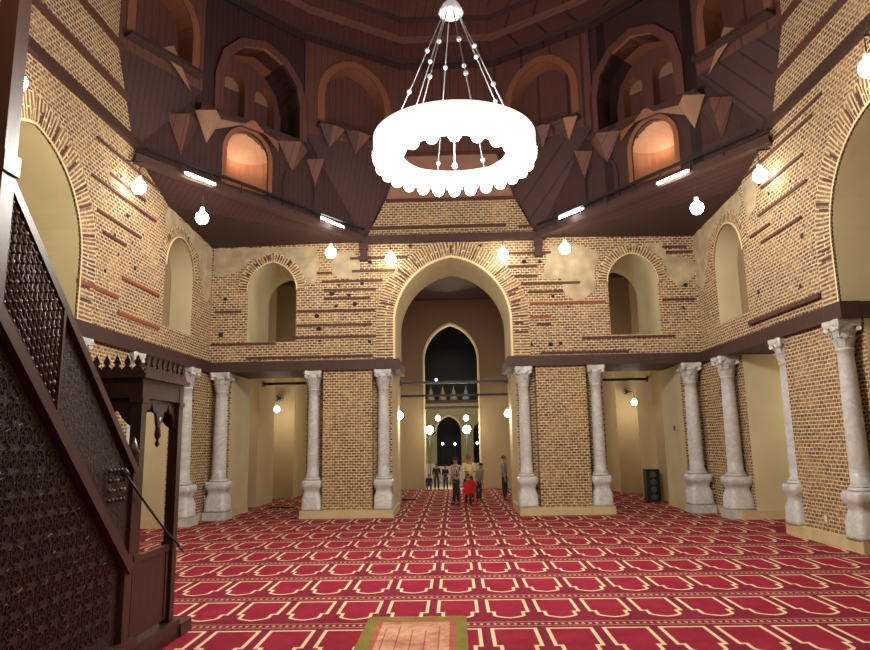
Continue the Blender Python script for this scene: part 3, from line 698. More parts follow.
# corner squinch units
for sx in (-1, 1):
    for sy in (1, -1):
        tr = lambda p: (sx*p[0], p[1] if sy > 0 else 2*CY-p[1])
        A, B = tr((2.65,YB)), tr((7.35,14.5))
        f, L = seg_map(A, B)
        zA, zB = 8.2, 8.95; zl = lambda u: zA+(zB-zA)*u/L
        a1 = (Vector(tr(V[1]))-Vector(A)).length; a2 = (Vector(tr(V[2]))-Vector(A)).length
        c1 = 3.72; nh = .62
        nich = arch(4.12, nh, 8.78, 9.72, .66, 8)
        big = arch((a1+a2)/2-.2, 1.2, 10.62, 11.7, 1.3, 3)
        outer = [(0,zA),(L,zB),(L,9.3),(a2,11.0),(a2,ZD),(a1,ZD),(a1,11.0),(.05,8.6)]
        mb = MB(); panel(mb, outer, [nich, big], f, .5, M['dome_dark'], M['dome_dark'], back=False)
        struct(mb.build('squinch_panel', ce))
        # reddish molding of the large arch, stepped
        m_ = MB(); bp = [p for p in big if True]
        ring_strip(m_, [(x, z) for x, z in big], .24, f, -.10, M['dome']); struct(m_.build('arch_molding', ce))
        m_ = MB()
        for k in range(len(big)-1):
            a, b = big[k], big[k+1]; m_.face([f(a[0],a[1],-.1), f(b[0],b[1],-.1), f(b[0],b[1],.9), f(a[0],a[1],.9)], M['dome_dark'] if k < len(big)//2-1 else M['dome_orange'])  # one half painted shaded, the other lit orange
        bb = [(x, z) for x, z in big]
        w1 = arch((a1+a2)/2-.85, .32, 11.2, 12.1, .36, 5); w2 = arch((a1+a2)/2+.12, .32, 11.2, 12.2, .36, 5)
        panel(m_, bb, [w1, w2], lambda u, z, d: f(u, z, .9+d), .35, M['dome'], M['dome_orange'], back=False)
        for wv in (w1, w2):
            hi = [p for p in wv if p[1] > 11.7]
            m_.face([f(x, z, 1.25) for x, z in [(wv[0][0],11.2),(wv[-1][0],11.2),(wv[-1][0],12.2),(wv[0][0],12.2)]], M['dome'])
            m_.face([f(x, z, 1.24) for x, z in hi], M['dome_tan'])
        struct(m_.build('arched_recess', ce))
        m_ = MB(); m_.bar(f(a1-.1,10.52,-.12), f(a2+.1,10.52,-.12), .34, .14, M['dome_dark']); struct(m_.build('sill_ledge', ce))
        # lit niche: rounded back with half dome hood
        m_ = MB(); K = 10
        for k in range(K):
            t0, t1 = pi*k/K, pi*(k+1)/K
            u0, d0 = 4.12-nh*cos(t0), nh*.9*sin(t0); u1, d1 = 4.12-nh*cos(t1), nh*.9*sin(t1)
            m_.face([f(u0,8.78,d0), f(u1,8.78,d1), f(u1,9.72,d1), f(u0,9.72,d0)], M['dome_orange'], True)
            for j in range(5):
                s0, s1 = j/5, (j+1)/5
                g = lambda uu, dd, s_: f(4.12+(uu-4.12)*cos(s_*pi/2), 9.72+.68*sin(s_*pi/2), dd*cos(s_*pi/2))
                m_.face([g(u0,d0,s0), g(u1,d1,s0), g(u1,d1,s1), g(u0,d0,s1)], M['dome_tan'], True)
        m_.face([f(4.12-nh,8.78,0)]+[f(4.12-nh*cos(pi*k/K),8.78,nh*.9*sin(pi*k/K)) for k in range(1,K)]+[f(4.12+nh,8.78,0)], M['dome_orange'])
        struct(m_.build('lit_niche', ce))
        m_ = MB(); ring_strip(m_, nich, .13, f, -.06, M['dome_orange']); struct(m_.build('niche_frame', ce))
        # projecting canopy over the niche and folded brackets to both sides
        m_ = MB()
        apx = f(4.12, 10.62, -.32)
        l_, r_ = f(4.12-nh-.35, 10.15, 0), f(4.12+nh+.35, 10.15, 0); ml, mr = f(4.12-nh*.6,10.38,-.28), f(4.12+nh*.6,10.38,-.28)
        up = [f(4.12-nh-.35,10.5,0), f(4.12+nh+.35,10.5,0)]
        m_.face([l_, ml, apx, up[0]], M['dome_orange']); m_.face([ml, mr, apx], M['dome_orange']); m_.face([mr, r_, up[1], apx], M['dome_tan'])
        struct(m_.build('niche_canopy', ce))
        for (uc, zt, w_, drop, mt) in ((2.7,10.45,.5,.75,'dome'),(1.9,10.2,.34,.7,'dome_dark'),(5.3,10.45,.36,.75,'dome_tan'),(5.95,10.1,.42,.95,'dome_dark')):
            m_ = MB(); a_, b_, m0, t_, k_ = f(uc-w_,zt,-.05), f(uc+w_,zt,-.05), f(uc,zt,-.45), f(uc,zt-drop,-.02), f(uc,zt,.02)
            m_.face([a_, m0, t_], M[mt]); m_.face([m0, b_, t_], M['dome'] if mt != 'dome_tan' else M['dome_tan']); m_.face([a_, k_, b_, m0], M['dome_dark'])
            struct(m_.build('muqarnas_bracket', ce))
        # shallow blind niches beside the lit one
        for (uc, hw, zb, zt) in ((2.45,.5,8.62,9.6),):
            m_ = MB(); nn = arch(uc, hw, zb, zt-.3, hw*1.05, 4); ring_strip(m_, nn, .06, f, -.04, M['dome_dark']); struct(m_.build('blind_niche', ce))
        # soffit under the corner
        cor = tr((W, YB)); e1 = tr((W, 16.5))
        m_ = MB(); m_.face([(A[0],A[1],8.2),(B[0],B[1],8.95),(e1[0],e1[1],8.3),(cor[0],cor[1],8.12)], M['dome_dark'])
        m_.face([(A[0],A[1],8.2),(cor[0],cor[1],8.12),(cor[0],cor[1],8.6),(A[0],A[1],8.6)], M['dome_dark']); struct(m_.build('corner_soffit', ce))
        # sloping infill from octagon to sixteen sides
        m_ = MB(); v0, v1, v2, v3 = [tr(p) for p in V]
        m_.face([(A[0],A[1],8.2),(v1[0],v1[1],11),(v0[0],v0[1],11)], M['dome_dark']); m_.face([(A[0],A[1],8.2),(v0[0],v0[1],11),(tr((2.0,YB))[0],YB if sy>0 else 2*CY-YB,9.5)], M['dome_dark'])
        m_.face([(B[0],B[1],8.95),(v2[0],v2[1],11),(v3[0],v3[1],11)], M['dome_dark'])
        struct(m_.build('squinch_infill', ce))
        # small light triangular facets
        m_ = MB(); g, L2 = seg_map(tr(V[2]), tr(V[3]))
        m_.face([g(1.35,11.45,-.1), g(1.0,11.7,-.1), g(.45,10.75,-.12)], M['dome_tan'])
        struct(m_.build('light_facet', ce))
# dome bands
zb = [(1.0,ZD),(1.0,14.15),(.975,14.2),(.985,14.75),(.96,14.85),(.955,15.3),(.93,15.35),(.9,16.4),(.82,17.6),(.66,18.8),(.42,19.7),(.18,20.2),(.04,20.35)]
for j in range(len(zb)-1):
    mb = MB(); (s0, z0), (s1, z1) = zb[j], zb[j+1]
    mt = M['dome'] if j in (2,) else (M['dome_dark'] if j in (0, 1, 5) else M['dome'])
    for i in range(n16):
        p, q = ring16[i], ring16[(i+1) % n16]
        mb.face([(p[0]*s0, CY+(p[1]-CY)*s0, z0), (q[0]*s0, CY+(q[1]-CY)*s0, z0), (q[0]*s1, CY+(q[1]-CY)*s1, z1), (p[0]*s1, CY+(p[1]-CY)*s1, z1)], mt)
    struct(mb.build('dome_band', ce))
mb = MB(); mb.box(-W-TH, W+TH, -2.3, 2.05, 8.2, 8.4, M['dome_dark']); struct(mb.build('near_soffit', ce))
# octagonal ring beams
mb = MB()
for s in (-1, 1):
    mb.bar((s*2.6, YB-.1, 8.2), (s*(W-.05), 14.45, 8.72), .22, .2, M['beam']); mb.bar((s*2.6, YB-.35, 8.5), (s*(W-.3), 14.5, 8.98), .08, .06, M['iron'])
    for k in range(1, 8):
        a = Vector((s*2.6, YB-.35, 8.2)).lerp(Vector((s*(W-.3), 14.5, 8.7)), k/8); mb.bar(a, a+Vector((0,0,.3)), .03, .03, M['iron'])
mb.box(-2.75, 2.9, YB-.2, YB, 8.12, 8.34, M['beam'])
struct(mb.build('trim_4'), 'dark ring beam under the dome running across the corners', 'beam')
for x, lb in ((-2.66, 'dark wooden bracket under the ring beam, left of the central arch'), (2.66, 'dark wooden bracket under the ring beam, right of the central arch')):
    mb = MB(); mb.box(-.13, .13, -.22, 0, -.2, 0, M['beam']); mb.box(-.10, .10, -.16, 0, -.48, -.2, M['beam']); mb.box(-.12,.12,-.2,0,-.54,-.48,M['beam'])
    o = mb.build('wall_bracket'); o.location = (x, YB, 8.12); tag(o, lb, 'bracket')

# ------------------------------------------------------------------ lamps
def light(name, loc, power, col=(1,.84,.62), size=.12, parent=None, typ='POINT'):
    l = bpy.data.lights.new(name, typ); l.energy = power; l.color = col
    if typ == 'POINT': l.shadow_soft_size = size
    o = bpy.data.objects.new(name, l); C.objects.link(o); o.location = loc
    if parent: o.parent = parent
    return o
def make_lamp():
    t = thing('hanging_lamp', '', 'lamp', (0,0,0), 0, 'bare glowing lamps around the hall')
    mb = MB(); mb.tube([(0,0,.24),(0,0,.52)], .012, M['iron'], 6); mb.build('cord', t)
    mb = MB(); mb.lathe([(.02,.26),(.05,.25),(.06,.2),(.06,.13),(.045,.11)][::-1], (0,0,0), 14, M['white']); sk = mb.build('socket', t)
    mb = MB(); mb.lathe([(.012,-.19),(.08,-.17),(.135,-.115),(.16,-.03),(.145,.05),(.09,.11),(.045,.15)], (0,0,0), 16, M['bulb']); mb.build('bulb', sk)
    return t
lamp0 = make_lamp()
LP = [(-7.05,14.25,7.95,'glowing bulb by the left wall below the timber, above the pulpit side',70),(-6.14,15.72,7.7,'glowing bulb hanging near the left corner under the ring beam',70),
      (-3.5,18.81,7.62,'glowing bulb left of the arch below the left tube light',60),(-1.81,19.4,7.55,'glowing bulb just left of the central arch apex',45),
      (1.56,19.4,7.6,'glowing bulb just right of the central arch apex',45),(3.33,19.0,7.62,'glowing bulb right of the arch below the right tube light',60),
      (6.04,15.83,7.65,'glowing bulb hanging near the right corner under the ring beam',70),(7.05,14.6,7.95,'glowing bulb by the right wall below the timber',70),
      (-7.15,10.08,8.15,'glowing bulb at the upper left above the big arch',70),(7.1,10.58,8.2,'glowing bulb cut by the right edge of the photo',70),
      (-7.0,26.4,3.5,'glowing bulb in the hall seen through the left side opening',45),(7.0,26.4,3.5,'glowing bulb in the hall seen through the right side opening',45),
      (-1.9,23.6,3.05,'glowing bulb at the left edge of the central passage',40),(1.85,23.6,3.05,'glowing bulb at the right edge of the central passage',40),
      (-.76,30.8,3.18,'left of two warm bulbs before the far arched doorway',40),(.52,30.8,3.16,'right of two warm bulbs before the far arched doorway',40)]
first = True
for x, y, z, lb, pw in LP:
    r = lamp0 if first else dup(lamp0, (x, y, z), 0, lb); first = False
    r.location = (x, y, z); r['label'] = lb
    sgx = 1 if x > 0 else -1
    pw *= .8
    if y > 20: r.scale = (.72, .72, .72)
    light('lamp_light', (x-(sgx*1.0 if abs(x) > 5 and y < 20 else 0), y-(1.3 if 18 < y < 20 else .35), z-.4), pw, (1,.84,.64), .25)
# arms holding the lamps above
for x, y, z, s in ((-7.05,14.25,8.52,-1),(7.05,14.6,8.52,1),(-7.15,10.08,8.72,-1),(7.1,10.58,8.77,1)):
    mb = MB(); mb.bar((0,0,0), (s*(W-abs(x)+.02),0,.05), .03, .03, M['iron']); mb.ball((0,0,0), .03, M['iron'], 8)
    o = mb.build('lamp_arm'); o.location = (x, y, z)
    tag(o, 'iron arm fixed to the %s wall holding the %s bulb' % ('left' if s < 0 else 'right', 'farther' if y > 12 else 'nearer'), 'bracket')
# bright lamp by the pulpit post
o = dup(lamp0, (-7.2, 10.15, 6.75), 0, 'glowing lamp at the left edge beside the pulpit post'); light('lamp_light', (-7.0, 10.1, 6.4), 50, (1,.82,.6), .15)
# tube lights
tb = [((-6.37,15.44,8.62),(-5.88,16.02,8.55),'white tube light on the ring beam, far left'),((-3.7,18.58,8.5),(-3.16,19.21,8.4),'white tube light on the ring beam left of the central arch'),
      ((3.2,19.16,8.5),(3.76,18.5,8.53),'white tube light on the ring beam right of the central arch'),((5.33,16.67,8.5),(5.87,16.04,8.56),'white tube light on the ring beam, far right')]
for a, b, lb in tb:
    a = Vector(a); b = Vector(b); m0 = (a+b)/2 + Vector((0,-.28,0)); d = (b-a)/2
    t = thing('tube_light', lb, 'light', m0, 0, 'tube lights on the ring beam')
    mb = MB(); mb.tube([-d, d], .035, M['tube'], 10); mb.build('tube', t)
    mb = MB(); mb.bar(-d*1.04+Vector((0,.06,.03)), d*1.04+Vector((0,.06,.03)), .05, .06, M['white'])
    for q in (-1, 1): mb.bar(d*q*1.04, d*q*1.04+Vector((0,.06,.03)), .05, .07, M['white'])
    mb.build('housing', t)
    l = light('tube_glow', m0+Vector((0,-.15,-.1)), 12, (1,.95,.85), .2)
# floodlights in the far hall
for x, lb in ((-1.19, 'star bright white floodlight, left of the far doorway'), (.56, 'star bright white floodlight, right of the far doorway')):
    t = thing('floodlight', lb, 'light', (x, 32.1, 2.66), 0, 'floodlights at the far opening')
    mb = MB(); mb.box(-.14,.14,-.04,.06,-.11,.11,M['iron']); mb.build('housing', t)
    mb = MB(); mb.ball((0,-.12,0), .19, M['flood'], 14, (1,1,1)); mb.build('lens', t)
    mb = MB(); mb.tube([(0,.03,-.1),(0,.03,-2.64)], .02, M['iron']); mb.build('stand', t)
    light('flood_light', (x, 31.7, 2.6), 60, (1,.95,.9), .15)
for x, z, lb in ((-.71,1.99,'small bluish lamp in the far doorway, left'), (-.01,1.97,'small bluish lamp in the far doorway, right'), (1.24,2.01,'small bluish lamp in the narrow far opening'), (-1.0,5.6,'small bluish lamp high in the night beyond the far arch')):
    mb = MB(); mb.ball((0,0,0), .075, M['blue'], 10); mb.tube([(0,0,-.06),(0,0,-z)], .02, M['iron'])
    o = mb.build('night_lamp'); o.location = (x, 38.2, z+.0); tag(o, lb, 'lamp')

# ------------------------------------------------------------------ chandelier
cx, cyy, cz = .1, 11.0, 7.14
ch = thing('chandelier', 'huge glowing ring chandelier of glass lamps hung on beaded chains', 'chandelier', (cx, cyy, cz))
def annulus(mb, r0, r1, z0, z1, mat, n=72):
    for k in range(n):
        a, b = 2*pi*k/n, 2*pi*(k+1)/n
        P = lambda r, t, z: (r*cos(t), r*sin(t), z)
        mb.face([P(r0,a,z0),P(r0,b,z0),P(r1,b,z0),P(r1,a,z0)], mat); mb.face([P(r0,a,z1),P(r1,a,z1),P(r1,b,z1),P(r0,b,z1)], mat)
        mb.face([P(r1,a,z0),P(r1,b,z0),P(r1,b,z1),P(r1,a,z1)], mat, True); mb.face([P(r0,a,z0),P(r0,a,z1),P(r0,b,z1),P(r0,b,z0)], mat, True)
mb = MB(); annulus(mb, 1.37, 1.41, -.14, .16, M['litglass']); mb.build('outer_band', ch); mb = MB(); annulus(mb, .91, .94, -.19, -.07, M['crystal']); mb.build('inner_band', ch)
mb = MB(); annulus(mb, .94, 1.37, -.13, -.11, M['crystal']); mb.build('ring_plate', ch)
gl = None
NB = 26
for (R_, n, z) in ((1.29, 26, -.24), (1.06, 18, -.21)):
    for k in range(n):
        a = 2*pi*(k+.5)/n
        if gl is None:
            mb = MB(); mb.lathe([(.015,-.15),(.07,-.125),(.105,-.07),(.11,0),(.085,.06),(.05,.09),(.035,.11)], (0,0,0), 14, M['chbulb']); gl = mb.build('glass_lamp', ch); g = gl
        else: g = gl.copy(); C.objects.link(g); g.parent = ch
        g.location = (R_*cos(a), R_*sin(a), z)
# crystal drops on the rims
mb = MB()
mb.ball((0,0,0), .022, M['crystal'], 6); mb.ball((0,0,-.045), .015, M['crystal'], 6)
cd = mb.build('crystal_drop', ch)
for k in range(60):
    a = 2*pi*k/60; g = cd
    if k: g = cd.copy(); C.objects.link(g); g.parent = ch
    g.location = (1.42*cos(a), 1.42*sin(a), -.15)
hub = 2.62
mb = MB(); mb.lathe([(.04,-.14),(.12,-.1),(.17,-.03),(.19,.06),(.16,.14),(.1,.2),(.05,.3)], (0,0,hub), 18, M['crystal'])
for k in range(12):
    a = 2*pi*k/12; mb.ball((.18*cos(a), .18*sin(a), hub), .05, M['crystal'], 8)
mb.build('hub', ch)
mb = MB(); mb.tube([(0,0,hub+.2),(0,0,20.2-cz)], .02, M['brass'], 8); mb.build('suspension_rod', ch)
for k in range(8):
    a = 2*pi*(k+.35)/8; p0 = Vector((1.15*cos(a), 1.15*sin(a), .1)); p1 = Vector((.16*cos(a), .16*sin(a), hub-.08))
    mb = MB(); mb.tube([p0, p1], .009, M['steel'], 6)
    for q in range(60):
        t_ = p0.lerp(p1, q/60); mb.ball(t_, .014, M['steel'], 5)
    cn = mb.build('chain', ch)
    for q in (.04, .36, .70): mb = MB(); mb.ball(p0.lerp(p1, q), .042, M['crystal'], 10); mb.build('bead', cn)
mb = MB(); mb.tube([(0,-.35,.05),(0,-.35,-.45)], .008, M['steel'], 6); mb.ball((0,-.35,.0), .045, M['crystal'], 10); mb.ball((0,-.35,-.47), .05, M['crystal'], 10)
for q in range(16): mb.ball((0,-.35,-.03*q), .014, M['crystal'], 6)
mb.build('pendant', ch)
mb = MB()
for k in range(4):
    a = pi/4+pi/2*k; mb.tube([(.87*cos(a), .87*sin(a), -.09), (1.37*cos(a), 1.37*sin(a), .0)], .015, M['brass'], 6)
mb.build('spokes', ch)
for k in range(8):
    a = 2*pi*k/8; light('chandelier_light', (cx+1.15*cos(a), cyy+1.15*sin(a), cz-.5), 205, (1,.94,.85), .2)
light('chandelier_uplight', (cx, cyy, cz+.6), 270, (1,.88,.80), .3)
# glow of the two lit niches
for sx in (-1, 1):
    f, L = seg_map((sx*2.65,YB), (sx*7.35,14.5)); p = f(4.12, 9.72, .22)
    light('niche_light', p, 15, (1,.66,.40), .05)

# ------------------------------------------------------------------ minbar
mi = thing('minbar', 'dark carved wooden pulpit with sloping stair rail filling the left foreground', 'pulpit')
XR, XL = -3.2, -4.25
rail = lambda y: 1.02 + (6.6-y)*.966           # lower rail line
mb = MB()
side = [(2.6,.25),(6.62,.25),(6.62,rail(6.62)),(2.6,rail(2.6))]
for x, sgn in ((XR, 1), (XL, -1)):
    mb.box(min(x,x-.05*sgn), max(x,x-.05*sgn), 2.6, 2.7, .2, .3, M['carved'])
    pts = [(x, y, z) for y, z in side]; pts2 = [(x-.05*sgn, y, z) for y, z in side]
    mb.face(pts, M['carved']); mb.face(pts2[::-1], M['carved'])
    for i in range(4): mb.face([pts[i], pts[(i+1)%4], pts2[(i+1)%4], pts2[i]], M['carved'])
mb.build('side_panel', mi)
# geometric interlace on the side: raised strips forming eight-pointed star grid with pale strips painted as light glints
mb = MB(); g = .17
def clip_in(y, z): return 3.9 < y < 6.42 and .42 < z < rail(y)-.14
for iy in range(0, 15):
    for iz in range(0, 17):
        y0, z0 = 3.95+g*iy, .5+g*iz
        if not clip_in(y0, z0): continue
        for k in range(4):
            a = pi/4*k+.2*0; dy, dz = cos(a)*g*.5, sin(a)*g*.5
            if clip_in(y0+dy, z0+dz) and clip_in(y0-dy, z0-dz): mb.bar((XR+.006, y0-dy, z0-dz), (XR+.006, y0+dy, z0+dz), .007, .006, M['minbar'], up=(1,0,0))
        for k in range(8):
            a = pi/4*k+pi/8; a2 = a+pi/4; r = g*.42
            p, q = (XR+.01, y0+r*cos(a), z0+r*sin(a)), (XR+.01, y0+r*cos(a2), z0+r*sin(a2))
            if clip_in(p[1], p[2]) and clip_in(q[1], q[2]): mb.bar(p, q, .008, .008, M['minbar'], up=(1,0,0))
for k in range(80):
    y, z = random.uniform(4, 6.4), random.uniform(.45, 2.9)
    if clip_in(y, z):
        a = random.choice((.25, .35, .9, -.5, .3)); l = random.uniform(.008, .03)
        mb.bar((XR+.014, y-l*cos(a), z-l*sin(a)), (XR+.014, y+l*cos(a), z+l*sin(a)), -.006, .005, M['glint'], up=(1,0,0))
mb.build('star_interlace', mi)
# frame: rails and stiles
mb = MB(); mb.bar((XR+.02, 6.66, rail(6.66)-.02), (XR+.02, 2.6, rail(2.6)-.02), .10, .10, M['minbar_rail']); mb.build('lower_rail', mi)
mb = MB(); mb.box(XR-.05, XR+.05, 6.56, 6.70, .25, rail(6.6)+.02, M['minbar_rail']); mb.build('stile', mi)
mb = MB(); mb.box(XL-.08, XR+.06, 2.6, 6.8, 0, .22, M['minbar']); mb.box(XL-.05, XR+.09, 2.6, 6.8, .22, .30, M['minbar_rail']); mb.build('plinth', mi)
# balustrade panel above the lower rail
up = lambda y: rail(y)+.97
mb = MB()
for x in (XR, XL+.04):
    p = [(x, 6.80, rail(6.80)-.02), (x, 6.80, up(6.80)-.16), (x, 4.45, up(4.45)), (x, 4.45, rail(4.45))]; q = [(a-.035, b, c) for a, b, c in p]
    mb.face(p, M['carved']); mb.face(q[::-1], M['carved'])
    for i in range(4): mb.face([p[i], p[(i+1)%4], q[(i+1)%4], q[i]], M['carved'])
mb.build('balustrade_panel', mi)
mb = MB(); mb.bar((XR, 6.7, up(6.7)-.02), (XR, 4.4, up(4.4)), .09, .07, M['minbar_rail']); mb.bar((XL+.03, 6.7, up(6.7)-.02), (XL+.03, 4.4, up(4.4)), .09, .07, M['minbar_rail']); mb.build('hand_rail', mi)
# turned lattice at the top, dark marks painted as pierced holes further down
mb = MB()
sl = Vector((0, 1, -.966)).normalized(); upv = Vector((0, 0, 1))
def bal(y, h): return Vector((XR+.028, y, rail(y)+.12+h*.74))
K = 13
for k in range(K+1):
    y = 4.48+.8*k/K; mb.tube([bal(y, .0), bal(y, 1)], .009, M['minbar_rail'], 6)
    for j in range(11): mb.ball(bal(y, j/10), .019, M['glint'] if (j+k) % 7 == 0 else M['minbar_rail'], 6)
for j in range(11): mb.tube([bal(4.48, j/10), bal(5.28, j/10)], .009, M['minbar_rail'], 6)
for yy in (5.28,): mb.bar(bal(yy, -.12), bal(yy, 1.12), .04, .03, M['minbar_rail'])
for a in range(12):
    for b in range(6):
        y = 5.4+1.15*a/12; h = .1+.8*b/5; c_ = bal(y, h); c_.x = XR+.012
        r = .022
        mb.face([(c_.x, c_.y-r, c_.z+r*.9), (c_.x, c_.y, c_.z+r*.2), (c_.x, c_.y+r, c_.z-r*.9), (c_.x, c_.y, c_.z+r*1.6)], M['hole']); mb.face([(c_.x, c_.y+.004, c_.z-.03), (c_.x, c_.y+r, c_.z-.06), (c_.x, c_.y+.01, c_.z-.075)], M['hole'])  # flat dark marks, shade of the piercings put into the colour
for k in range(5):
    for j in range(4):
        c_ = Vector((XR+.03, 6.2+.07*k, 1.62+.09*j)); mb.ball(c_, .02, M['glint'] if (k*j) % 3 == 1 else M['minbar'], 6)
mb.build('turned_lattice', mi)
# steps
mb = MB()
for k in range(11):
    y1 = 6.75-.26*k; mb.box(XL+.05, XR-.05, y1-.30, y1, .22, .30+.245*(k+1)-.1, M['minbar'])
mb.build('steps', mi)
# kiosk post at the top
for x in (XR-.02, XL+.05):
    mb = MB(); mb.box(x-.07, x+.07, 4.38, 4.52, rail(4.45)-.2, 7.2, M['minbar_rail']); mb.box(x-.09, x+.09, 4.36, 4.54, rail(4.45)+.95, rail(4.45)+1.1, M['minbar_rail']); mb.build('kiosk_post', mi)
mb = MB(); mb.box(XL, XR, 3.2, 4.6, 7.2, 7.4, M['minbar']); mb.lathe([(.7,0),(.72,.1),(.5,.7),(.55,.9),(.3,1.4),(.05,1.9)], ((XL+XR)/2, 3.9, 7.4), 8, M['minbar'], smooth=False); mb.build('kiosk_roof', mi)
mb = MB()
for x in (XR-.02, XL+.05): mb.box(x-.07, x+.07, 3.2, 3.34, 2.9, 7.2, M['minbar_rail'])
mb.build('kiosk_back_posts', mi)
# entrance portal
PY0, PY1 = 6.82, 7.80; PT = 2.86
def post(x, y): 
    m_ = MB(); m_.box(x-.055, x+.055, y-.055, y+.055, .2, PT-.1, M['minbar']); m_.box(x-.07,x+.07,y-.07,y+.07,1.0,1.06,M['minbar_rail']); m_.box(x-.07,x+.07,y-.07,y+.07,2.55,2.6,M['minbar_rail']); m_.build('portal_post', mi)
for x in (XR-.03, XL+.03):
    for y in (PY0, PY1-.05): post(x, y)
for x in (XR-.03, XL+.03):
    mb = MB(); mb.box(x-.02, x+.02, PY0, PY1-.05, .25, 1.0, M['minbar']); mb.box(x-.035, x+.035, PY0, PY1-.05, .97, 1.03, M['minbar_rail'])
    mb.box(x-.03, x+.03, PY0+.1, PY0+.14, .3, .97, M['minbar_rail']); mb.box(x-.03, x+.03, PY1-.2, PY1-.16, .3, .97, M['minbar_rail'])
    mb.build('portal_side_panel', mi)
# lobed valances with hanging pendants
def valance(p, q, z, lobes=2, th=.03):
    a, b = Vector(p), Vector(q); d = (b-a); L = d.length; f = lambda u, zz: (a.x+d.x*u, a.y+d.y*u, zz)
    edge = []
    K = 16
    for l in range(lobes):
        for k in range(K+1):
            t_ = k/K; x = 2*abs(t_-.5)
            dz = .26*(x**2.4) + (.035 if int(t_*8) % 2 else 0)*(x > .15)
            if .44 < t_ < .56: dz = -.05
            edge.append(((l+t_)/lobes, z-.10-dz))
    m_ = MB(); n_ = d.cross(Vector((0,0,1))).normalized()*th
    for (u0, z0), (u1, z1) in zip(edge[:-1], edge[1:]):
        A_ = [Vector(f(u0,z0)), Vector(f(u1,z1)), Vector(f(u1,z)), Vector(f(u0,z))]
        m_.face([v-n_/2 for v in A_], M['minbar']); m_.face([v+n_/2 for v in A_][::-1], M['minbar']); m_.face([A_[0]-n_/2, A_[1]-n_/2, A_[1]+n_/2, A_[0]+n_/2], M['minbar'])
    for l in range(1, lobes):
        c_ = Vector(f(l/lobes, z)); m_.lathe([(.008,-.52),(.028,-.49),(.012,-.45),(.035,-.40),(.03,-.34),(.02,-.3),(.03,-.2)], c_, 10, M['minbar'])
    m_.build('lobed_valance', mi)
for x in (XR-.03, XL+.03): valance((x, PY0+.05, 0), (x, PY1-.1, 0), 2.62)
valance((XL+.08, PY0, 0), (XR-.08, PY0, 0), 2.66, 1); valance((XL+.08, PY1-.05, 0), (XR-.08, PY1-.05, 0), 2.66, 1)
mb = MB(); mb.box(XL-.02, XR+.02, PY0-.06, PY1+.02, 2.6, 2.80, M['minbar']); mb.box(XL-.07, XR+.07, PY0-.11, PY1+.07, 2.80, 2.85, M['minbar_rail']); mb.box(XL-.04, XR+.04, PY0-.08, PY1+.04, 2.85, 2.875, M['minbar'])
mb.build('canopy', mi)
def crest(p, q, n):
    a, b = Vector(p), Vector(q); d = (b-a)/n; m_ = MB(); u = d.normalized(); w = d.length; nn = u.cross(Vector((0,0,1)))*.02
    shp = [(0,0),(w,0),(w*.94,.03),(w*.66,.055),(w*.84,.085),(w*.72,.12),(w*.5,.17),(w*.28,.12),(w*.16,.085),(w*.34,.055),(w*.06,.03)]
    for k in range(n):
        o_ = a+d*k; P = [o_+u*x+Vector((0,0,z)) for x, z in shp]
        for tri in tessellate_polygon([[Vector((x, z, 0)) for x, z in shp]]):
            m_.face([P[i]-nn/2 for i in tri], M['minbar']); m_.face([P[i]+nn/2 for i in tri][::-1], M['minbar'])
        for i in range(len(P)): A_, B_ = P[i], P[(i+1) % len(P)]; m_.face([A_-nn/2, B_-nn/2, B_+nn/2, A_+nn/2], M['minbar'])
    m_.build('cresting', mi)
crest((XL, PY0-.07, 2.875), (XR+.02, PY0-.07, 2.875), 10); crest((XR+.03, PY0-.06, 2.875), (XR+.03, PY1+.02, 2.875), 8); crest((XL-.03, PY0-.06, 2.875), (XL-.03, PY1+.02, 2.875), 8); crest((XL, PY1+.03, 2.875), (XR+.02, PY1+.03, 2.875), 8)
mb = MB(); mb.box(XL+.06, XL+.11, 6.9, 7.72, .25, 2.3, M['minbar']); mb.build('door_leaf', mi)
mb = MB(); mb.box(XL-.06, XR+.06, 6.8, 7.9, 0, .2, M['minbar']); mb.box(XL+.05, XR+.08, 7.9, 8.2, 0, .14, M['minbar_rail']); mb.build('doorstep', mi)
mb = MB()
mb.lathe([(.05,0),(.045,.1),(.07,.14),(.05,.2),(.02,.3)], (XR-.02, 6.72, 1.9), 12, M['minbar']); mb.box(XR-.07, XR+.03, 6.66, 6.78, 1.0, 1.9, M['minbar']); mb.build('newel', mi)
o = bpy.data.objects.new('x', None)
mb = MB(); mb.tube([(XR+.06,6.42,1.86),(XR+.07,6.9,1.52),(XR+.07,7.4,1.2),(XR+.07,7.74,1.02),(XR+.08,7.86,.92)], .012, M['iron'], 8); mb.ball((XR+.07,7.78,1.0), .03, M['steel'], 8); mb.ball((XR+.06,6.42,1.86), .04, M['iron'], 8)
mb.build('barrier_rod', mi)

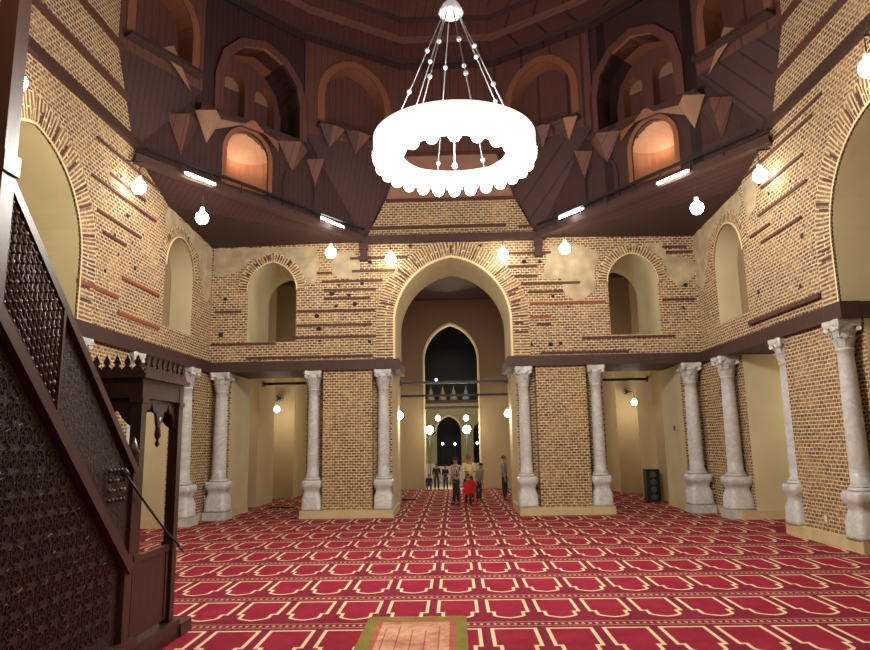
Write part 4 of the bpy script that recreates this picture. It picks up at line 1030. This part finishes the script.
# ------------------------------------------------------------------ small things in the hall
t = thing('loudspeaker', 'black stacked loudspeaker cabinet on the carpet in the right side opening', 'speaker', (7.0-.28, 25.0-.1, 0), 0)
t.location = (6.55, 23.2, 0)
mb = MB(); mb.box(-.22,.22,-.2,.2,.04,1.08,M['black']); cb = mb.build('cabinet', t)
for k in range(4):
    mb = MB(); mb.lathe([(.10,0),(.105,.012),(.09,.02),(.03,.004)], (0,0,0), 16, M['grey']); g = mb.build('driver', cb); g.rotation_euler = (pi/2,0,0); g.location = (0,-.2,.18+.24*k)
for (x,y) in ((-.17,-.15),(.17,-.15),(-.17,.15),(.17,.15)):
    mb = MB(); mb.lathe([(.03,0),(.03,.04)], (x,y,0), 10, M['black']); mb.build('foot', t)
for x, s in ((-7.07,-1),(6.9,1)):
    t = thing('wall_fan', 'dark wall fan high in the hall through the %s side opening' % ('left' if s < 0 else 'right'), 'fan', (x, 27.2, 3.95))
    mb = MB(); mb.tube([(0,.1,.02),(0,-.12,0)], .03, M['iron']); mb.lathe([(.06,-.06),(.07,0),(.06,.06)], (0,-.16,0), 10, M['iron']); mb.build('motor', t)
    mb = MB()
    for r in (.1, .2): mb.tube([(r*cos(2*pi*k/16), -.24, r*.6*sin(2*pi*k/16)) for k in range(17)], .008, M['iron'], 5)
    for k in range(8): a = 2*pi*k/8; mb.tube([(0,-.25,0),(.2*cos(a),-.24,.12*sin(a))], .006, M['iron'], 4)
    mb.build('cage', t)
    mb = MB()
    for k in range(3):
        a = 2*pi*k/3; mb.face([(0,-.22,0),(.17*cos(a-.3),-.2,.1*sin(a-.3)),(.18*cos(a+.3),-.23,.11*sin(a+.3))], M['black'])
    mb.build('blades', t)
t = thing('socket_box', 'small dark socket box on the cream jamb right of the right side opening', 'socket', (6.6, 20.55, 2.38))
mb = MB(); mb.box(-.03,0,-.05,.05,-.07,.07,M['black']); mb.build('plate', t); mb = MB(); mb.lathe([(.02,-.05),(.02,-.03)], (-.01,0,0), 8, M['black']); mb.build('plug', t)
mb = MB(); mb.box(-.02,0,-.06,.06,-.09,.09,M['patch']); mb.box(-.03,-.02,-.035,.035,-.06,.06,M['white']); o = mb.build('wall_outlet'); o.location = (W, 14.0, .46); tag(o, 'pale wall outlet low on the right wall brick pier', 'outlet')
mb = MB(); mb.lathe([(.02,0),(.2,.01),(.22,.05),(.14,.09),(.02,.11)], (0,0,0), 12, M['black']); mb.tube([(.1,0,.06),(.35,.05,.03),(.5,-.05,.02)], .025, M['black'], 6); o = mb.build('dark_bag'); o.location = (-1.95, 25.4, 0); tag(o, 'flat dark bag on the carpet at the left of the passage', 'bag')
mb = MB(); mb.tube([(-.4,0,.02),(-.1,.08,.03),(.2,-.05,.02),(.45,.05,.02)], .025, M['black'], 6); o = mb.build('floor_cable'); o.location = (-5.9, 23.1, 0); tag(o, 'dark cable lying on the carpet in the left side opening', 'cable')

# red plastic chair
t = thing('plastic_chair', 'red plastic garden chair standing beside the man in the striped shirt', 'chair', (.37, 22.4, .006), .35); t.scale = (.8, .8, .97)
RP = M['redplastic']
mb = MB(); mb.box(-.24,.24,-.22,.24,.42,.45,RP); mb.box(-.25,.25,.2,.25,.38,.44,RP); mb.build('seat', t)
mb = MB()
for k in range(8):
    a0, a1 = -.25+.5*k/8, -.25+.5*(k+1)/8; z = lambda u: .90-.12*(abs(u)/.25)**3; yv = lambda u: -.25-.08+.10*(u/.25)**2
    mb.face([(a0,yv(a0)+.06,.45),(a1,yv(a1)+.06,.45),(a1,yv(a1),z(a1)),(a0,yv(a0),z(a0))], RP, True); mb.face([(a0,yv(a0)+.08,.45),(a0,yv(a0)+.02,z(a0)),(a1,yv(a1)+.02,z(a1)),(a1,yv(a1)+.08,.45)], RP, True)
    mb.face([(a0,yv(a0),z(a0)),(a1,yv(a1),z(a1)),(a1,yv(a1)+.02,z(a1)),(a0,yv(a0)+.02,z(a0))], RP)
mb.build('backrest', t)
for x in (-1, 1):
    for y in (-1, 1):
        mb = MB(); mb.tube([(x*.22,y*.2,.43),(x*.28,y*.26,0)], [.035,.025], RP, 8); mb.build('leg', t)
    mb = MB(); mb.tube([(x*.25,-.24,.68),(x*.28,0,.67),(x*.27,.2,.64),(x*.25,.22,.44)], .025, RP, 8); mb.build('armrest', t)

# ------------------------------------------------------------------ people
def skin_mesh(name, verts, edges, radii, mat, parent, root=0, sub=1):
    me = bpy.data.meshes.new(name); me.from_pydata(verts, edges, []); me.materials.append(mat)
    o = bpy.data.objects.new(name, me); C.objects.link(o)
    if parent: o.parent = parent
    md = o.modifiers.new('skin', 'SKIN'); md.use_smooth_shade = True
    if not me.skin_vertices: pass
    sv = me.skin_vertices[0].data if me.skin_vertices else None
    if sv is None:
        bm = bmesh.new(); bm.from_mesh(me); bm.verts.layers.skin.verify(); bm.to_mesh(me); bm.free(); sv = me.skin_vertices[0].data
    for i, r in enumerate(radii): sv[i].radius = r if isinstance(r, tuple) else (r, r); sv[i].use_root = (i == root)
    s2 = o.modifiers.new('sub', 'SUBSURF'); s2.levels = sub; s2.render_levels = sub
    return o
def person(name, label, loc, rz, H, shirt, trou, hairm, arms='down', long_skirt=False, sleeves=.55, sit=False, hairlong=False, lean=0):
    t = thing(name, label, 'person', loc, rz); k = H/1.7
    V_ = []; E_ = []; R_ = []
    def add(p, r, par=None):
        V_.append((p[0]*k, p[1]*k, p[2]*k)); R_.append((r[0]*k, r[1]*k) if isinstance(r, tuple) else r*k); i = len(V_)-1
        if par is not None: E_.append((par, i))
        return i
    zz = -.47 if sit else 0
    L = lambda z: -lean*max(0, z-.9)            # forward lean (faces -y)
    pel = add((0,0,.93+zz), (.15,.105)); wa = add((0,L(1.08),1.08+zz), (.135,.10), pel); chs = add((0,L(1.27),1.27+zz), (.165,.11), wa); ut = add((0,L(1.40),1.40+zz), (.12,.085), chs)
    nk = add((0,L(1.47),1.475+zz), .052, ut); hd0 = add((0,L(1.53)-.01,1.535+zz), (.068,.078), nk); hd1 = add((0,L(1.6)-.01,1.61+zz), (.076,.09), hd0); hd2 = add((0,L(1.66),1.665+zz), (.05,.06), hd1)
    ns = add((0,L(1.58)-.105,1.575+zz), .012, hd0)
    J = {}
    for s in (-1, 1):
        if sit:
            hp = add((s*.09,-.04,.9+zz), .09, pel); kn = add((s*.16,-.42,.88+zz), .062, hp); an = add((s*.12,-.46,.09), .038, kn); ft = add((s*.13,-.58,.035), (.04,.03), an)
        else:
            fw = .05*s
            hp = add((s*.09,0,.88), .092, pel); kn = add((s*.11,-.01-fw*.5,.49), .06, hp); an = add((s*.12,.0+fw*.6,.09), .04, kn); ft = add((s*.13,-.13+fw*.6,.035), (.042,.03), an)
        sh = add((s*.18,L(1.39),1.385+zz), .058, ut)
        if arms == 'down' or (arms == 'one' and s < 0): el = add((s*.235,L(1.1)+.02,1.10+zz), .042, sh); wr = add((s*.235,L(.85)-.06,.86+zz), .028, el); hdir = Vector((0,-.15,-1)).normalized()
        else: el = add((s*.23,L(1.1)-.03,1.12+zz), .042, sh); wr = add((s*.15,L(1.1)-.25,1.10+zz), .028, el); hdir = Vector((-s*.3,-1,.05)).normalized()
        w0 = Vector(V_[wr])/k; pm = w0+hdir*.07; pa = add(pm, (.036,.018), wr)
        side_ = hdir.cross(Vector((s,0,0))).normalized() if abs(hdir.z) > .5 else Vector((1,0,0))
        if abs(hdir.z) > .5: side_ = Vector((0,1,0))
        for q, ln in enumerate((.062,.074,.070,.055)):
            o_ = side_*(q-1.5)*.021; b0 = add(pm+hdir*.045+o_, .0095, pa); b1 = add(pm+hdir*(.045+ln*.5)+o_, .009, b0); add(pm+hdir*(.045+ln)+o_+Vector((-s*.015,0,0)), .008, b1)
        th = add(pm+side_*-.045+hdir*.0, .010, pa); add(pm+side_*-.06+hdir*.04, .009, th)
        J[s] = (hp, kn, an, sh, el, wr)
    skin_mesh('body', V_, E_, R_, M['skin'], t, 0, 1)
    vk = lambda i: tuple(V_[i])
    # shirt
    nkp = Vector(V_[ut]).lerp(Vector(V_[nk]), .55)
    vs = [vk(pel), vk(wa), vk(chs), vk(ut), tuple(nkp)]; es = [(0,1),(1,2),(2,3),(3,4)]; rs = [(.178*k,.132*k),(.162*k,.125*k),(.182*k,.13*k),(.15*k,.105*k),(.068*k,.066*k)]
    vs[0] = (vs[0][0], vs[0][1], vs[0][2]-.10*k)
    for s in (-1, 1):
        sh, el, wr = J[s][3:]
        e_ = Vector(V_[el]); w_ = Vector(V_[wr]); end = e_.lerp(w_, sleeves)
        i = len(vs); vs += [vk(sh), tuple(e_), tuple(end)]; es += [(3,i),(i,i+1),(i+1,i+2)]; rs += [(.075*k,)*2, (.058*k,)*2, (.046*k,)*2]
    skin_mesh('shirt', vs, es, rs, shirt, t, 0, 1)
    if long_skirt:
        mb = MB(); mb.lathe([(.22*k,.06),(.2*k,.4*k),(.17*k,.8*k),(.165*k,1.0*k)], (0,0,0), 20, trou); mb.build('skirt', t)
    else:
        vs = [vk(pel)]; es = []; rs = [(.11*k,.085*k)]
        for s in (-1, 1):
            hp, kn, an = J[s][:3]; i = len(vs); a_ = Vector(V_[an]) + Vector((0,0,-.02*k)); vs += [vk(hp), vk(kn), tuple(a_)]; es += [(0,i),(i,i+1),(i+1,i+2)]; rs += [(.098*k,)*2, (.078*k,)*2, (.062*k,)*2]
        skin_mesh('trousers', vs, es, rs, trou, t, 0, 1)
    for s in (-1, 1):
        an = Vector(V_[J[s][2]]); mb = MB(); mb.lathe([(.048*k,0),(.052*k,.03*k),(.04*k,.07*k)], (an.x, an.y-.0, .003), 12, M['black']); mb.lathe([(.044*k,0),(.046*k,.03*k),(.02*k,.055*k)], (an.x, an.y-.1*k, .003), 12, M['black']); mb.lathe([(.047*k,0),(.05*k,.03*k),(.03*k,.06*k)], (an.x, an.y-.05*k, .003), 12, M['black']); mb.build('shoe', t)
    h = Vector(V_[hd1]); mb = MB()
    mb.lathe([(.097*k*cos(a), .105*k*sin(a)) for a in (-.15,.1,.35,.6,.85,1.1,1.35,1.53)], (h.x, h.y+.018*k, h.z+.012*k), 18, hairm)
    if hairlong: mb.lathe([(.09*k,-.2*k),(.1*k,-.1*k),(.098*k,.02*k)], (h.x, h.y+.035*k, h.z), 16, hairm)
    mb.build('hair', t)
    for s in (-1, 1):
        mb = MB(); mb.ball((h.x+s*.03*k, h.y-.088*k, h.z-.005*k), .009*k, M['black'], 8); mb.build('eye', t)
        mb = MB(); mb.ball((h.x+s*.083*k, h.y+.005*k, h.z-.02*k), .017*k, M['skin'], 8); mb.build('ear', t)
    mb = MB(); mb.box(h.x-.022*k, h.x+.022*k, h.y-.093*k, h.y-.08*k, h.z-.064*k, h.z-.056*k, M['redhair']); mb.build('mouth', t)
    return t
person('person', 'man in grey and white striped shirt and dark trousers standing by the red chair', (.0,23.5,0), -.9+pi*.0, 1.56, M['stripe'], M['trouser'], M['hair'], 'one', sleeves=.1)
person('person', 'person in a cream top standing behind the red chair', (.47,24.9,0), .3, 1.58, M['creamcloth'], M['darkcloth'], M['redhair'], 'front')
person('person', 'shorter person in a grey-green top beside the red chair', (.80,24.6,0), .9, 1.32, M['greencloth'], M['trouser'], M['hair'], 'down', lean=.25)
person('person', 'small child with dark hair directly behind the red chair', (.40,23.1,0), .1, 1.02, M['darkcloth'], M['darkcloth'], M['hair'], 'down')
person('person', 'man in grey shirt at the right side of the passage, half behind the column', (1.76,25.0,0), 1.3, 1.56, M['greycloth'], M['trouser'], M['redhair'], 'down')
person('person', 'person in dark clothes standing at the far end left of the doorway', (-.86,30.6,0), .2, 1.15, M['darkcloth'], M['trouser'], M['hair'], 'down')
person('person', 'second dark dressed person close beside the far standing one', (-.46,30.5,0), -.4, 1.08, M['darkcloth'], M['navy'], M['hair'], 'one')
person('person', 'person in navy sitting low at the left of the far opening', (-1.2,30.6,-.0), 0, .95, M['navy'], M['navy'], M['hair'], 'down', sit=True)
mb = MB(); mb.box(-.2,.2,-.15,.2,.30,.34,M['black'])
for x in (-.17,.17):
    for y in (-.12,.17): mb.tube([(x,y,0),(x,y,.3)], .015, M['iron'], 6)
o = mb.build('stool'); o.location = (-1.2,30.68,0); o.scale = (.6,.55,.52); tag(o, 'low dark stool under the seated person at the far left', 'stool')

# ------------------------------------------------------------------ unseen fill lights added in aisles, hall, courtyard and near the camera
for x, y, z, p in ((-11.2,12,3.5,80),(11.2,12,3.5,80),(-11.2,18,3,40),(11.2,18,3,40),(-4.5,26.5,3.6,80),(4.5,26.5,3.6,80),(0,27.5,3.2,40),(-8.2,23,3.6,40),(8.2,23,3.6,40),(-10,17,3,70),(10,17,3,70),(0,34,5.5,120),(-2.0,3.5,6.0,160),(3.0,3.5,6.5,200)):
    light('aisle_light', (x, y, z), p, (1,.82,.56), .3)

w = bpy.data.worlds.new('night'); SC.world = w; w.use_nodes = True
w.node_tree.nodes['Background'].inputs[0].default_value = (.01,.011,.016,1); w.node_tree.nodes['Background'].inputs[1].default_value = .6

# ------------------------------------------------------------------ camera
f_px = 670; p = math.atan(117/670); yaw = -math.atan(18/670*cos(p)); r = .018
Fv = Vector((sin(yaw)*cos(p), cos(yaw)*cos(p), sin(p))); Rv = Vector((cos(yaw), -sin(yaw), 0)); Uv = Rv.cross(Fv)
R2 = Rv*cos(r)-Uv*sin(r); U2 = Uv*cos(r)+Rv*sin(r)
cam = bpy.data.cameras.new('camera'); co = bpy.data.objects.new('camera', cam); C.objects.link(co)
mt = Matrix((R2, U2, -Fv)).transposed().to_4x4(); mt.translation = (0, 0, 2.1); co.matrix_world = mt
cam.sensor_width = 36; cam.lens = 36*f_px/870; cam.clip_end = 200; cam.clip_start = .05
SC.camera = co
SC.view_settings.view_transform = 'Standard'; SC.view_settings.look = 'None'; SC.view_settings.exposure = .1
SC.cycles.max_bounces = 8; SC.cycles.sample_clamp_indirect = 4; SC.cycles.use_denoising = True
